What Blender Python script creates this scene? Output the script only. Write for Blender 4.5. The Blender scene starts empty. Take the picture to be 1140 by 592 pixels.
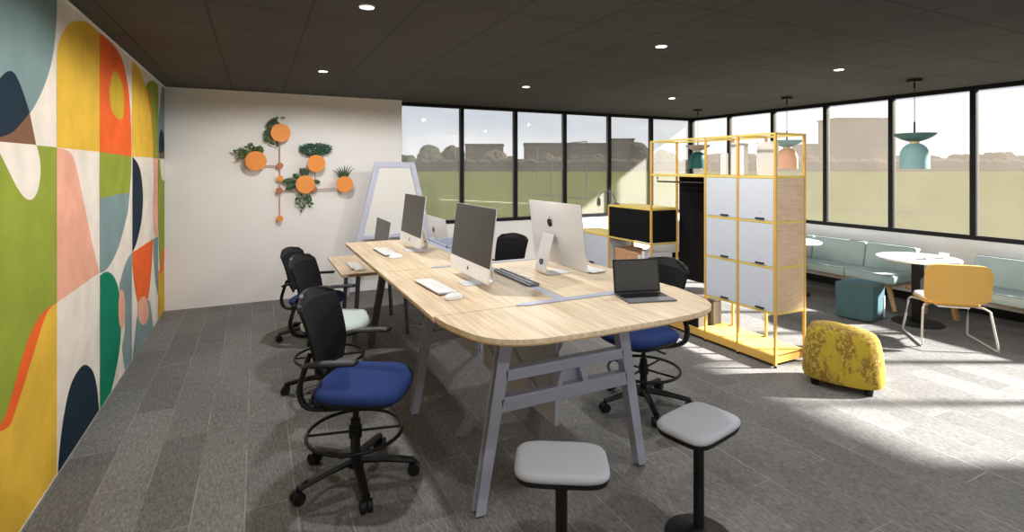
import bpy, bmesh, math, random
from mathutils import Vector, Matrix
random.seed(7)
PI=math.pi; D2R=PI/180
S=bpy.context.scene
C=S.collection
# ------------------------------------------------------------------ camera
F_PX=579.386; YAW=26.1129*D2R; HORIZON=187.3
cd=bpy.data.cameras.new('camera'); cam=bpy.data.objects.new('camera',cd); C.objects.link(cam)
cam.location=(0,0,1.75); cam.rotation_euler=(PI/2,0,-YAW)
cd.sensor_width=36; cd.sensor_fit='HORIZONTAL'; cd.lens=36*F_PX/1140
cd.shift_y=-(296-HORIZON)/1140; cd.clip_end=3000; cd.clip_start=.05
S.camera=cam
S.view_settings.view_transform='Standard'; S.view_settings.look='None'; S.view_settings.gamma=1
S.view_settings.exposure=0.0
S.view_settings.use_curve_mapping=False
try:
    S.cycles.max_bounces=10; S.cycles.diffuse_bounces=5; S.cycles.transparent_max_bounces=16
    S.cycles.sample_clamp_indirect=6; S.cycles.use_denoising=True; S.cycles.caustics_reflective=False; S.cycles.caustics_refractive=False
except Exception: pass

# ------------------------------------------------------------------ materials
def lin(c):
    return tuple(((x/255)/12.92 if x/255<=.04045 else ((x/255+.055)/1.055)**2.4) for x in c)+(1,)
def newmat(name):
    m=bpy.data.materials.new(name); m.use_nodes=True
    nt=m.node_tree; b=nt.nodes['Principled BSDF']; return m,nt,b
def mat(name,col,rough=.5,metal=0,var=.06,scale=30,bump=0,bscale=200,spec=.5,emit=None,coords='Object'):
    m,nt,b=newmat(name); N=nt.nodes; L=nt.links
    c=lin(col) if max(col)>1 else tuple(col)+(1,)
    tc=N.new('ShaderNodeTexCoord'); nz=N.new('ShaderNodeTexNoise'); nz.inputs['Scale'].default_value=scale; nz.inputs['Detail'].default_value=4
    L.new(tc.outputs[coords],nz.inputs['Vector'])
    rp=N.new('ShaderNodeValToRGB'); e=rp.color_ramp.elements
    e[0].position=.3; e[1].position=.7
    e[0].color=tuple(x*(1-var) for x in c[:3])+(1,); e[1].color=tuple(min(1,x*(1+var)) for x in c[:3])+(1,)
    L.new(nz.outputs['Fac'],rp.inputs['Fac']); L.new(rp.outputs['Color'],b.inputs['Base Color'])
    b.inputs['Roughness'].default_value=rough; b.inputs['Metallic'].default_value=metal
    b.inputs['Specular IOR Level'].default_value=spec
    if bump:
        n2=N.new('ShaderNodeTexNoise'); n2.inputs['Scale'].default_value=bscale; L.new(tc.outputs[coords],n2.inputs['Vector'])
        bp=N.new('ShaderNodeBump'); bp.inputs['Strength'].default_value=bump; bp.inputs['Distance'].default_value=.004
        L.new(n2.outputs['Fac'],bp.inputs['Height']); L.new(bp.outputs['Normal'],b.inputs['Normal'])
    if emit:
        b.inputs['Emission Color'].default_value=c; b.inputs['Emission Strength'].default_value=emit
    return m
M={}
M['black']=mat('black_plastic',(.007,.007,.008),.5,spec=.3)
M['mesh']=mat('black_mesh_fabric',(.007,.007,.008),.8,bump=.3,bscale=900,spec=.2)
M['blackpanel']=mat('black_felt',(.010,.010,.011),.9,spec=.1)
M['blackframe']=mat('black_window_metal',(.008,.008,.009),.5,spec=.2)
M['blue']=mat('blue_seat_fabric',(.022,.046,.175),.85,var=.06,scale=300,bump=.3,bscale=900,spec=.2)
M['mint']=mat('pale_mint_fabric',(.62,.72,.70),.85,var=.05,scale=200,bump=.3,bscale=900,spec=.2)
M['pale']=mat('pale_grey_fabric',(.46,.48,.53),.9,var=.06,scale=250,bump=.3,bscale=900,spec=.2)
M['lilac']=mat('lilac_grey_metal',(.37,.39,.49),.45,var=.02,spec=.4)
M['darkleg']=mat('dark_grey_metal',(.09,.09,.11),.5)
M['alu']=mat('silver_aluminium',(.75,.75,.77),.38,metal=.45,var=.01)
M['whitep']=mat('white_plastic',(.82,.82,.82),.4)
M['keyb']=mat('keyboard_grey',(.42,.42,.44),.5)
M['keyw']=mat('white_keys',(.88,.88,.88),.5)
M['screen']=mat('dark_screen',(.045,.045,.045),.35,spec=.4)
M['space']=mat('dark_grey_aluminium',(.11,.11,.125),.45,metal=.3)
M['yellow']=mat('yellow_powder_coat',(.70,.42,.10),.5,var=.03,spec=.3)
M['yshelf']=mat('yellow_shelf_board',(.74,.56,.13),.5,var=.04)
M['cab']=mat('pale_grey_cabinet',(.62,.66,.73),.5,var=.02)
M['white']=mat('white_board',(.85,.85,.85),.5,var=.02)
M['cream']=mat('cream_paint',(.80,.74,.67),.8,var=.03,scale=6)
M['orange']=mat('orange_disc',(.76,.27,.04),.6,var=.05)
M['copper']=mat('copper_brown',(.42,.14,.06),.5)
M['rod']=mat('dusky_pink_rod',(.50,.30,.25),.5)
M['leaf']=mat('dark_leaf',(.03,.075,.025),.6,var=.4,scale=20)
M['leaf2']=mat('bluish_leaf',(.02,.09,.06),.6,var=.4,scale=20)
M['leaf3']=mat('fresh_leaf',(.07,.12,.03),.6,var=.4,scale=20)
M['card']=mat('tan_cardboard',(.62,.34,.18),.8)
M['paper']=mat('white_paper',(.8,.8,.82),.8)
M['taupe']=mat('taupe_felt',(.12,.10,.085),.9)
M['sofa']=mat('pale_aqua_fabric',(.36,.46,.46),.9,var=.06,scale=200,bump=.3,bscale=900,spec=.2)
M['piping']=mat('grey_piping',(.16,.18,.18),.8)
M['teal']=mat('dusty_teal_fabric',(.075,.155,.185),.9,var=.08,scale=200,bump=.3,bscale=900,spec=.2)
M['pteal']=mat('teal_shade',(.07,.16,.15),.6,spec=.3)
M['paqua']=mat('aqua_shade',(.24,.42,.44),.5,spec=.3)
M['ppeach']=mat('peach_shade',(.88,.50,.33),.5,spec=.3)
M['pdark']=mat('dark_green_shade',(.015,.10,.10),.5,spec=.3)
M['ptaupe']=mat('taupe_shade',(.36,.29,.25),.5,spec=.3)
M['brass']=mat('pale_brass',(.75,.6,.35),.4,metal=.5)
M['mustard']=mat('mustard_fabric',(.70,.43,.12),.85,var=.06,scale=200,bump=.3,bscale=900,spec=.2)
M['leg']=mat('pale_steel',(.70,.68,.65),.4,metal=.3)
M['china']=mat('white_china',(.82,.82,.82),.3)
M['lamp']=mat('lamp_diffuser',(1,1,1),.5,emit=14)

def rgb(N,c): 
    n=N.new('ShaderNodeRGB'); n.outputs[0].default_value=tuple(c[:3])+(1,); return n.outputs[0]
def mixc(N,L,f,a,b,mode='MIX'):
    n=N.new('ShaderNodeMix'); n.data_type='RGBA'; n.blend_type=mode
    for s,v in ((n.inputs[0],f),(n.inputs[6],a),(n.inputs[7],b)):
        if hasattr(v,'node'): L.new(v,s)
        elif isinstance(v,(tuple,list)): s.default_value=tuple(v[:3])+(1,)
        else: s.default_value=v
    return n.outputs[2]
def math_(N,L,op,a,b=None):
    n=N.new('ShaderNodeMath'); n.operation=op
    for i,v in enumerate((a,b)):
        if v is None: continue
        if hasattr(v,'node'): L.new(v,n.inputs[i])
        else: n.inputs[i].default_value=v
    return n.outputs[0]
def noise(N,L,vec,scale,detail=4,rough=.5,stretch=None):
    if stretch:
        mp=N.new('ShaderNodeMapping'); mp.inputs['Scale'].default_value=stretch; L.new(vec,mp.inputs['Vector']); vec=mp.outputs[0]
    n=N.new('ShaderNodeTexNoise'); n.inputs['Scale'].default_value=scale; n.inputs['Detail'].default_value=detail; n.inputs['Roughness'].default_value=rough
    L.new(vec,n.inputs['Vector']); return n.outputs['Fac']
def ramp(N,L,f,p0,p1,c0=(0,0,0),c1=(1,1,1)):
    r=N.new('ShaderNodeValToRGB'); e=r.color_ramp.elements; e[0].position=p0; e[1].position=p1
    e[0].color=tuple(c0)+(1,); e[1].color=tuple(c1)+(1,); L.new(f,r.inputs['Fac']); return r.outputs['Color']
# oak
def wood(name,c0,c1,stretch=(18,.8,18),scale=3):
    m,nt,b=newmat(name); N=nt.nodes; L=nt.links
    tc=N.new('ShaderNodeTexCoord').outputs['Object']
    f=noise(N,L,tc,scale,6,.6,stretch); g=noise(N,L,tc,1.2,2,.5,(3,.35,3))
    c=ramp(N,L,f,.35,.65,c0,c1); c=mixc(N,L,ramp(N,L,g,.4,.65),c,mixc(N,L,1.0,c,(.93,.88,.83),'MULTIPLY'))
    L.new(c,b.inputs['Base Color']); b.inputs['Roughness'].default_value=.5; b.inputs['Specular IOR Level'].default_value=.3
    return m
M['oak']=wood('pale_oak',(.56,.44,.295),(.77,.64,.465))
M['oakz']=wood('pale_oak_side',(.62,.46,.32),(.74,.58,.43),(3,3,30))
M['ply']=mat('oak_edge',(.60,.40,.20),.6,var=.15,scale=60)
M['oakleg']=wood('warm_oak',(.50,.28,.13),(.62,.38,.20))
# floor planks 0.24 x 1.0, half-bond, seams meet on 0.5 m lines
def floor_mat():
    m,nt,b=newmat('grey_stone_carpet_planks'); N=nt.nodes; L=nt.links
    p=N.new('ShaderNodeNewGeometry').outputs['Position']
    mp=N.new('ShaderNodeMapping'); mp.inputs['Rotation'].default_value=(0,0,PI/2); mp.inputs['Location'].default_value=(1.49,.055,0)
    # texture x runs along world -Y ; use explicit swap instead
    sx=N.new('ShaderNodeSeparateXYZ'); L.new(p,sx.inputs[0]); cx=N.new('ShaderNodeCombineXYZ')
    L.new(math_(N,L,'ADD',sx.outputs[1],20-1.49),cx.inputs[0]); L.new(math_(N,L,'ADD',sx.outputs[0],.055+.2405*40),cx.inputs[1])
    def brick(c1,c2,mo,ms,sm=.1):
        t=N.new('ShaderNodeTexBrick'); t.offset=.5; t.offset_frequency=2; t.squash=1
        t.inputs['Scale'].default_value=1; t.inputs['Brick Width'].default_value=1.0; t.inputs['Row Height'].default_value=.2405
        t.inputs['Mortar Size'].default_value=ms; t.inputs['Mortar Smooth'].default_value=sm; t.inputs['Bias'].default_value=0
        t.inputs['Color1'].default_value=c1+(1,); t.inputs['Color2'].default_value=c2+(1,); t.inputs['Mortar'].default_value=mo+(1,)
        L.new(cx.outputs[0],t.inputs['Vector']); return t
    t=brick((.150,.147,.143),(.208,.204,.198),(.15,.15,.15),0)
    streak=noise(N,L,p,9,7,.75,(9,1.4,9)); s2=noise(N,L,p,55,3,.6,(1.6,.6,1)); patch=noise(N,L,p,1.3,3,.5)
    c=t.outputs['Color']
    c=mixc(N,L,1.0,c,ramp(N,L,streak,.33,.66,(.66,.66,.66),(1.28,1.28,1.28)),'MULTIPLY')
    c=mixc(N,L,1.0,c,ramp(N,L,s2,.35,.62,(.72,.72,.72),(1.15,1.15,1.15)),'MULTIPLY')
    c=mixc(N,L,1.0,c,ramp(N,L,patch,.3,.7,(.9,.9,.9),(1.1,1.1,1.1)),'MULTIPLY')
    v=N.new('ShaderNodeTexVoronoi'); v.inputs['Scale'].default_value=24; L.new(p,v.inputs['Vector'])
    spot=ramp(N,L,v.outputs['Distance'],.035,.10,(.35,.33,.32),(1,1,1)); 
    c=mixc(N,L,ramp(N,L,noise(N,L,p,30,2),.56,.62),c,mixc(N,L,1.0,c,spot,'MULTIPLY'))
    t2=brick((0,0,0),(0,0,0),(1,1,1),.0035,.4)
    gm=noise(N,L,p,2.2,2)
    f=math_(N,L,'MULTIPLY',t2.outputs['Color'],ramp(N,L,gm,.42,.62,(.12,.12,.12),(.75,.75,.75)))
    c=mixc(N,L,f,c,(.36,.35,.34))
    L.new(c,b.inputs['Base Color']); b.inputs['Roughness'].default_value=.72; b.inputs['Specular IOR Level'].default_value=.25
    bp=N.new('ShaderNodeBump'); bp.inputs['Strength'].default_value=.25; bp.inputs['Distance'].default_value=.004
    L.new(s2,bp.inputs['Height']); L.new(bp.outputs['Normal'],b.inputs['Normal'])
    return m
M['floor']=floor_mat()
def ceil_mat():
    m,nt,b=newmat('charcoal_ceiling_tiles'); N=nt.nodes; L=nt.links
    p=N.new('ShaderNodeNewGeometry').outputs['Position']
    sx=N.new('ShaderNodeSeparateXYZ'); L.new(p,sx.inputs[0])
    def line(o,off,sp):
        a=math_(N,L,'ADD',o,off); a=math_(N,L,'DIVIDE',a,sp); a=math_(N,L,'FRACT',a); a=math_(N,L,'SUBTRACT',a,.5); a=math_(N,L,'ABSOLUTE',a)
        return math_(N,L,'GREATER_THAN',a,.5-.008/sp)
    f=math_(N,L,'MAXIMUM',line(sx.outputs[0],.28+.588*40,.588),line(sx.outputs[1],-3.0+.6*40,.6))
    n=noise(N,L,p,1.5,2); c=ramp(N,L,n,.3,.7,(.088,.086,.084),(.100,.098,.096))
    c=mixc(N,L,f,c,(.062,.061,.060))
    L.new(c,b.inputs['Base Color']); b.inputs['Roughness'].default_value=.9; b.inputs['Specular IOR Level'].default_value=.1
    return m
M['ceil']=ceil_mat()
M['wall']=mat('white_wall_paint',(.80,.785,.765),.85,var=.015,scale=3,coords='Object')
M['wallsill']=mat('white_sill_paint',(.82,.81,.80),.7,var=.01,scale=3)
def glass_mat(name,diff,trans,dcol,tcol,tint=(.97,.98,.98)):
    m=bpy.data.materials.new(name); m.use_nodes=True; nt=m.node_tree; N=nt.nodes; L=nt.links; N.clear()
    out=N.new('ShaderNodeOutputMaterial')
    tr=N.new('ShaderNodeBsdfTransparent'); tr.inputs[0].default_value=tint+(1,)
    df=N.new('ShaderNodeBsdfDiffuse'); df.inputs[0].default_value=dcol+(1,)
    tl=N.new('ShaderNodeBsdfTranslucent'); tl.inputs[0].default_value=tcol+(1,)
    gl=N.new('ShaderNodeBsdfGlossy'); gl.inputs['Roughness'].default_value=.01
    p=N.new('ShaderNodeTexCoord').outputs['Object']
    nz=ramp(N,L,noise(N,L,p,2.0,3),.2,.8,(.9,.9,.9),(1.1,1.1,1.1))
    a=N.new('ShaderNodeMixShader'); L.new(math_(N,L,'MULTIPLY',nz,diff),a.inputs[0]); L.new(tr.outputs[0],a.inputs[1]); L.new(df.outputs[0],a.inputs[2])
    b=N.new('ShaderNodeMixShader'); L.new(math_(N,L,'MULTIPLY',nz,trans),b.inputs[0]); L.new(a.outputs[0],b.inputs[1]); L.new(tl.outputs[0],b.inputs[2])
    lw=N.new('ShaderNodeFresnel'); lw.inputs['IOR'].default_value=1.3
    c=N.new('ShaderNodeMixShader'); L.new(math_(N,L,'MULTIPLY',lw.outputs[0],.4),c.inputs[0]); L.new(b.outputs[0],c.inputs[1]); L.new(gl.outputs[0],c.inputs[2])
    L.new(c.outputs[0],out.inputs[0]); return m
M['glassb']=glass_mat('dusty_glass',.155,.01,(1,.93,.83),(.9,.9,.85))
M['glassr']=glass_mat('hazy_glass',.02,.030,(.9,.88,.84),(1,.88,.74),(.895,.895,.90))
def grass_mat():
    m,nt,b=newmat('mown_grass'); N=nt.nodes; L=nt.links
    p=N.new('ShaderNodeNewGeometry').outputs['Position']
    c=ramp(N,L,noise(N,L,p,.12,5),.3,.7,(.016,.021,.0006),(.028,.034,.001))
    c=mixc(N,L,1.0,c,ramp(N,L,noise(N,L,p,4,3),.3,.7,(.8,.8,.8),(1.2,1.2,1.2)),'MULTIPLY')
    L.new(c,b.inputs['Base Color']); b.inputs['Roughness'].default_value=1; b.inputs['Specular IOR Level'].default_value=0
    return m
M['grass']=grass_mat()
M['tree']=mat('distant_foliage',(.013,.014,.011),.95,var=.35,scale=.8,spec=0)
M['treeb']=mat('russet_foliage',(.028,.021,.016),.95,var=.3,scale=.8,spec=0)
M['trunk']=mat('grey_bark',(.05,.04,.03),.9)
M['bwall']=mat('brown_brick_building',(.042,.036,.033),.9,var=.2,scale=.6,spec=0)
M['bwall2']=mat('pink_render_building',(.068,.058,.055),.9,var=.12,scale=.4,spec=0)
M['bwin']=mat('dim_far_window',(.03,.03,.032),.5)
M['chalk']=mat('chalk_line',(.5,.5,.42),.9)
def pouf_mat():
    m,nt,b=newmat('mustard_pile_patchwork'); N=nt.nodes; L=nt.links
    p=N.new('ShaderNodeTexCoord').outputs['Object']
    big=noise(N,L,p,6.5,3,.6,(1,1,.55)); n2=noise(N,L,p,38,4,.7); 
    a=ramp(N,L,big,.44,.50); 
    c=mixc(N,L,a,(.44,.31,.03),(.24,.145,.025))
    spk=ramp(N,L,n2,.5,.56); spk=math_(N,L,'MULTIPLY',spk,math_(N,L,'ADD',math_(N,L,'MULTIPLY',a,.55),.1))
    c=mixc(N,L,spk,c,(.60,.46,.08))
    L.new(c,b.inputs['Base Color']); b.inputs['Roughness'].default_value=.9; b.inputs['Specular IOR Level'].default_value=.15
    b.inputs['Sheen Weight'].default_value=.1
    bp=N.new('ShaderNodeBump'); bp.inputs['Strength'].default_value=.4; bp.inputs['Distance'].default_value=.006
    L.new(n2,bp.inputs['Height']); L.new(bp.outputs['Normal'],b.inputs['Normal'])
    return m
M['pouf']=pouf_mat()

# ------------------------------------------------------------------ mesh helpers
def box(bm,x0,x1,y0,y1,z0,z1,bev=0,mi=0,seg=2):
    r=bmesh.ops.create_cube(bm,size=1,matrix=Matrix.Translation(((x0+x1)/2,(y0+y1)/2,(z0+z1)/2))@Matrix.Diagonal((abs(x1-x0),abs(y1-y0),abs(z1-z0),1)))
    vs=r['verts']; fs=list({f for v in vs for f in v.link_faces})
    for f in fs: f.material_index=mi
    if bev:
        es=list({e for v in vs for e in v.link_edges})
        bmesh.ops.bevel(bm,geom=es,offset=bev,segments=seg,affect='EDGES',profile=.5)
    return bm
def B(*a,**k):
    bm=bmesh.new(); box(bm,*a,**k); return bm
def xf(bm,mtx,start=0):
    bm.verts.ensure_lookup_table(); bmesh.ops.transform(bm,matrix=mtx,verts=bm.verts[start:]); return bm
def cyl(bm,x,y,z0,z1,r,r2=None,seg=24):
    bmesh.ops.create_cone(bm,cap_ends=True,segments=seg,radius1=r,radius2=r if r2 is None else r2,depth=z1-z0,matrix=Matrix.Translation((x,y,(z0+z1)/2))); return bm
def cylax(bm,p0,p1,r,seg=16,r2=None):
    p0=Vector(p0);p1=Vector(p1);d=p1-p0
    q=d.to_track_quat('Z','Y').to_matrix().to_4x4()
    bmesh.ops.create_cone(bm,cap_ends=True,segments=seg,radius1=r,radius2=r if r2 is None else r2,depth=d.length,matrix=Matrix.Translation((p0+p1)/2)@q); return bm
def smooth_path(pts,n=6,closed=False):
    P=[Vector(p) for p in pts]; out=[]
    m=len(P); rng=range(m if closed else m-1)
    for i in rng:
        a=P[(i-1)%m] if (closed or i>0) else P[0]; b=P[i]; c=P[(i+1)%m]; d=P[(i+2)%m] if (closed or i+2<m) else P[-1]
        for k in range(n):
            t=k/n; out.append(.5*((2*b)+(c-a)*t+(2*a-5*b+4*c-d)*t*t+(3*b-a-3*c+d)*t**3))
    if not closed: out.append(P[-1])
    return out
def tube(bm,pts,r,seg=10,closed=False,sx=1,sy=1,smooth=0,up=(0,0,1)):
    P=smooth_path(pts,smooth,closed) if smooth else [Vector(p) for p in pts]
    n=len(P); rings=[]; up=Vector(up); prev=None
    for i in range(n):
        a=P[(i-1)%n] if (closed or i>0) else P[i]; b=P[(i+1)%n] if (closed or i<n-1) else P[i]
        t=(b-a).normalized(); u=up if abs(t.dot(up))<.95 else (prev if prev else Vector((1,0,0)))
        s=t.cross(u).normalized(); w=s.cross(t).normalized(); prev=w
        rr=r(i/(n-1)) if callable(r) else r
        rings.append([bm.verts.new(P[i]+s*math.cos(2*PI*k/seg)*rr*sx+w*math.sin(2*PI*k/seg)*rr*sy) for k in range(seg)])
    for i in range(n if closed else n-1):
        A=rings[i]; Bq=rings[(i+1)%n]
        for k in range(seg): bm.faces.new((A[k],A[(k+1)%seg],Bq[(k+1)%seg],Bq[k]))
    if not closed:
        bm.faces.new(list(reversed(rings[0]))); bm.faces.new(rings[-1])
    return bm
def lathe(bm,prof,cx=0,cy=0,seg=40,cap=True):
    rings=[]
    for r,z in prof: rings.append([bm.verts.new((cx+r*math.cos(2*PI*k/seg),cy+r*math.sin(2*PI*k/seg),z)) for k in range(seg)])
    for i in range(len(rings)-1):
        for k in range(seg): bm.faces.new((rings[i][k],rings[i][(k+1)%seg],rings[i+1][(k+1)%seg],rings[i+1][k]))
    if cap:
        bm.faces.new(list(reversed(rings[0]))); bm.faces.new(rings[-1])
    return bm
def outline_super(a,b,n=4,seg=48):
    o=[]
    for k in range(seg):
        t=2*PI*k/seg; c,s=math.cos(t),math.sin(t)
        o.append((a*abs(c)**(2/n)*(1 if c>=0 else -1),b*abs(s)**(2/n)*(1 if s>=0 else -1)))
    return o
def loft(bm,outline,levels):
    """levels: (scale or (sx,sy), z) stack of an outline; capped"""
    rings=[]
    for s,z in levels:
        sx,sy=(s if isinstance(s,tuple) else (s,s))
        rings.append([bm.verts.new((x*sx,y*sy,z)) for x,y in outline])
    n=len(outline)
    for i in range(len(rings)-1):
        for k in range(n): bm.faces.new((rings[i][k],rings[i][(k+1)%n],rings[i+1][(k+1)%n],rings[i+1][k]))
    bm.faces.new(list(reversed(rings[0]))); bm.faces.new(rings[-1]); return bm
def cushion(bm,a,b,z0,z1,n=4,crown=.012,edge=.02,seg=48):
    o=outline_super(a,b,n,seg); h=z1-z0; lv=[]
    mn=min(a,b)
    for k in range(5):
        t=k/4*PI/2; lv.append((1-edge/mn*(1-math.sin(t)),z0+h*.5*(1-math.cos(t))))
    for k in range(1,5):
        t=k/4*PI/2; lv.append((1-edge/mn*(1-math.cos(t)),z0+h*.5+h*.5*math.sin(t)-0))
    for s in (.75,.5,.25,.08): lv.append((s*(1-edge/mn),z1+crown*(1-s*s)))
    return loft(bm,o,lv)
def prism(bm,poly,z0,z1,bev=0):
    vb=[bm.verts.new((x,y,z0)) for x,y in poly]; vt=[bm.verts.new((x,y,z1)) for x,y in poly]; n=len(poly)
    fb=bm.faces.new(list(reversed(vb))); ft=bm.faces.new(vt)
    for k in range(n): bm.faces.new((vb[k],vb[(k+1)%n],vt[(k+1)%n],vt[k]))
    if bev:
        es=list(ft.edges)+list(fb.edges); bmesh.ops.bevel(bm,geom=es,offset=bev,segments=2,affect='EDGES')
    return bm
def obj(name,bm,m=None,parent=None,smooth=False,loc=None):
    bmesh.ops.recalc_face_normals(bm,faces=bm.faces)
    me=bpy.data.meshes.new(name); bm.to_mesh(me); bm.free()
    for mm in (m if isinstance(m,(list,tuple)) else [m]): me.materials.append(M[mm] if isinstance(mm,str) else mm)
    o=bpy.data.objects.new(name,me); C.objects.link(o)
    if smooth:
        for p in me.polygons: p.use_smooth=True
        try: me.set_sharp_from_angle(angle=40*D2R)
        except Exception: pass
    if parent: o.parent=parent
    if loc: o.location=loc
    return o
def tag(o,label,cat,group=None,kind=None):
    if label: o['label']=label
    if cat: o['category']=cat
    if group: o['group']=group
    if kind: o['kind']=kind
    return o
def thing(name,label,cat,loc=(0,0,0),rz=0,group=None):
    o=bpy.data.objects.new(name,None); C.objects.link(o); o.empty_display_size=.1
    o.location=loc; o.rotation_euler=(0,0,rz); return tag(o,label,cat,group)
def struct(name,bm,m,parent=None,smooth=False):
    o=obj(name,bm,m,parent,smooth)
    if not parent: o['kind']='structure'
    return o
def copy_tree(o,parent=None):
    c=o.copy(); C.objects.link(c)
    if parent: c.parent=parent
    for ch in list(o.children): copy_tree(ch,c)
    return c
def dup(root,loc,rz,label,group=None):
    c=copy_tree(root); c.location=loc; c.rotation_euler=(0,0,rz); c['label']=label
    if group: c['group']=group
    return c

# ------------------------------------------------------------------ room shell
XL=-1.02; YB=7.6; YW=7.78; XR=7.82; HC=2.75; SILL=.90; YN=-.45; YREAR=-3.0
struct('floor',B(XL-.1,XR+.15,YREAR-.1,YW+.15,-.12,0),'floor')
struct('ceiling',B(XL-.1,XR+.15,YREAR-.1,YW+.15,HC,HC+.15),'ceil')
struct('wall_left',B(XL-.15,XL-.008,YREAR,YB+.2,0,HC),'cream')
struct('wall_back',B(XL,1.915,YB,YB+.15,0,HC),'wall')
struct('wall_rear',B(XL,XR,YREAR-.12,YREAR,0,HC),'wall')
struct('wall_window',B(1.915,XR+.12,YW,YW+.12,0,SILL-.02),'wallsill')
bm=bmesh.new(); box(bm,XR,XR+.12,YREAR,YW,0,SILL-.02); box(bm,XR,XR+.12,YREAR,YN,SILL-.02,HC)
struct('wall_right',bm,'wallsill')
struct('baseboard_right',B(XR-.015,XR,YREAR,YW,0,.10,bev=.003),'blackframe')
struct('baseboard_window',B(1.93,XR-.015,YW-.015,YW,0,.10,bev=.003),'blackframe')
struct('light_leak_strip_1',B(XL,XL+.012,YREAR,YB,HC-.014,HC-.001),'white')  # white strips along both wall tops stand in for light leaking at the ceiling
struct('light_leak_strip_2',B(XL+.012,1.915,YB-.012,YB,HC-.014,HC-.001),'white')
# windows: one window per pane, each with its own frame bars
def window_run(axis,edges,n0,gmat):
    for i in range(len(edges)-1):
        a,b=edges[i],edges[i+1]; m0=.030
        bm=bmesh.new(); g=bmesh.new()
        def bx(bmm,s0,s1,z0,z1,t0,t1):
            if axis=='y': box(bmm,s0,s1,YW+t0,YW+t1,z0,z1)
            else: box(bmm,XR+t0,XR+t1,s0,s1,z0,z1)
        bx(bm,a,b,SILL-.02,SILL+.035,-.01,.07); bx(bm,a,b,HC-.05,HC,-.01,.07)
        bx(bm,a,a+m0,SILL+.035,HC-.05,-.01,.07); bx(bm,b-m0,b,SILL+.035,HC-.05,-.01,.07)
        o=struct(f'window_{n0+i}',bm,'blackframe')
        bx(g,a+m0,b-m0,SILL+.035,HC-.05,.028,.034)
        obj('glass_pane',g,gmat,o)
window_run('y',[1.93,2.93,3.885,4.85,5.81,6.80,XR],1,'glassb')
window_run('x',[YN,.47,1.385,2.30,3.215,4.13,5.05,5.96,6.87,YW],7,'glassr')

# ------------------------------------------------------------------ mural on the left wall
R_=(math.cos(YAW),-math.sin(YAW)); F_=(math.sin(YAW),math.cos(YAW))
def wall_pt(u,v):
    """where the drawn outline lies on the left wall: (y,z)"""
    k=(u-570)/F_PX; dx=F_[0]+k*R_[0]; dy=F_[1]+k*R_[1]; d=XL/dx
    return (d*dy,1.75-(v-HORIZON)/F_PX*d)
MC=dict(cream=(.76,.68,.59),teal=(.19,.27,.27),navy=(.007,.021,.038),brown=(.20,.095,.05),green=(.26,.31,.035),yellow=(.72,.44,.045),
        orange=(.78,.12,.02),pink=(.76,.37,.26),emerald=(.0,.19,.10),olive=(.55,.36,.03),dyellow=(.62,.36,.03))
mkeys=list(MC); mmats=[]
for k in mkeys:
    m=mat('mural_'+k,MC[k],.85,var=.10,scale=4.5,spec=.15); mmats.append(m)
bm=bmesh.new(); layer=[0]
YM0=-.6
def poly(col,pts,curve=True,yz=False,n=5):
    P=[p if yz else wall_pt(*p) for p in pts]
    P=[(max(YM0,min(YB-.005,y)),max(.012,min(HC-.014,z))) for y,z in P]
    layer[0]+=1; x=XL+.0004+.00012*layer[0]
    fr=[bm.verts.new((x,y,z)) for y,z in P]
    f=bm.faces.new(fr); f.material_index=mkeys.index(col)
def C_(pts,n=5):
    """smooth an open chain of outline points"""
    return [(p.x,p.y) for p in smooth_path([(a,b,0) for a,b in pts],n)]
E=-120 # far beyond the left frame edge
box(bm,XL-.004,XL+.0004,YM0,YB-.004,.005,HC-.014,mi=0)
Y0=wall_pt(0,0)[0]
YA=2.86
def yzc(pts,n=5): return C_([wall_pt(*p) for p in pts],n)
r1=1.866; r2=.93
# column A (left)
tc_=yzc([(63.3,-20),(63.3,0),(62.4,30),(57.8,67),(48.7,97),(33.5,126),(15.2,146),(0,152.7)])
poly('teal',[(YA,HC)]+[(3.787,HC)]+tc_[3:]+[(YA,2.0-.03)],yz=True)
nv=yzc([(0,86.7),(6,80.6),(12.2,79),(18.3,85),(25.9,103.4),(32.9,125.3)])
cv=yzc([(32.9,125.8),(15.2,146),(0,152.7)])
poly('brown',cv+[(YA,1.96),(YA,r1)]+[wall_pt(0,157.6),wall_pt(40.2,161.2)],yz=True)
poly('navy',nv+cv[1:]+[(YA,1.965),(YA,2.17)],yz=True)
gr=[wall_pt(0,157.6),wall_pt(63,164),wall_pt(63.2,337)]+yzc([(51.9,343.5),(39.5,359),(27.2,389),(17.3,423.5),(7.4,458),(0,473)])+[(YA,.64),(YA,r1)]
poly('green',gr,yz=True)
poly('cream',yzc([(40.5,161.6),(44.1,177.4),(44.7,195.6),(41,214),(35,222),(27.4,220),(18.3,207.8),(7.6,186.5),(0,171.3)])+[(YA,1.80),(YA,r1),wall_pt(0,157.6)],yz=True)
oy=yzc([(63.2,337),(54.3,344.4),(46.9,361.7),(37,393.8),(24.7,433),(12.3,470),(5,477.8),(0,480)])
poly('yellow',oy+[(YA,.60),(YA,.02),(3.787,.02)],yz=True)
poly('orange',yzc([(63.2,337),(51.9,343.5),(39.5,359),(27.2,389),(17.3,423.5),(7.4,458),(0,473)])+[(YA,.645),(YA,.60)]+list(reversed(oy)),yz=True)
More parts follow.
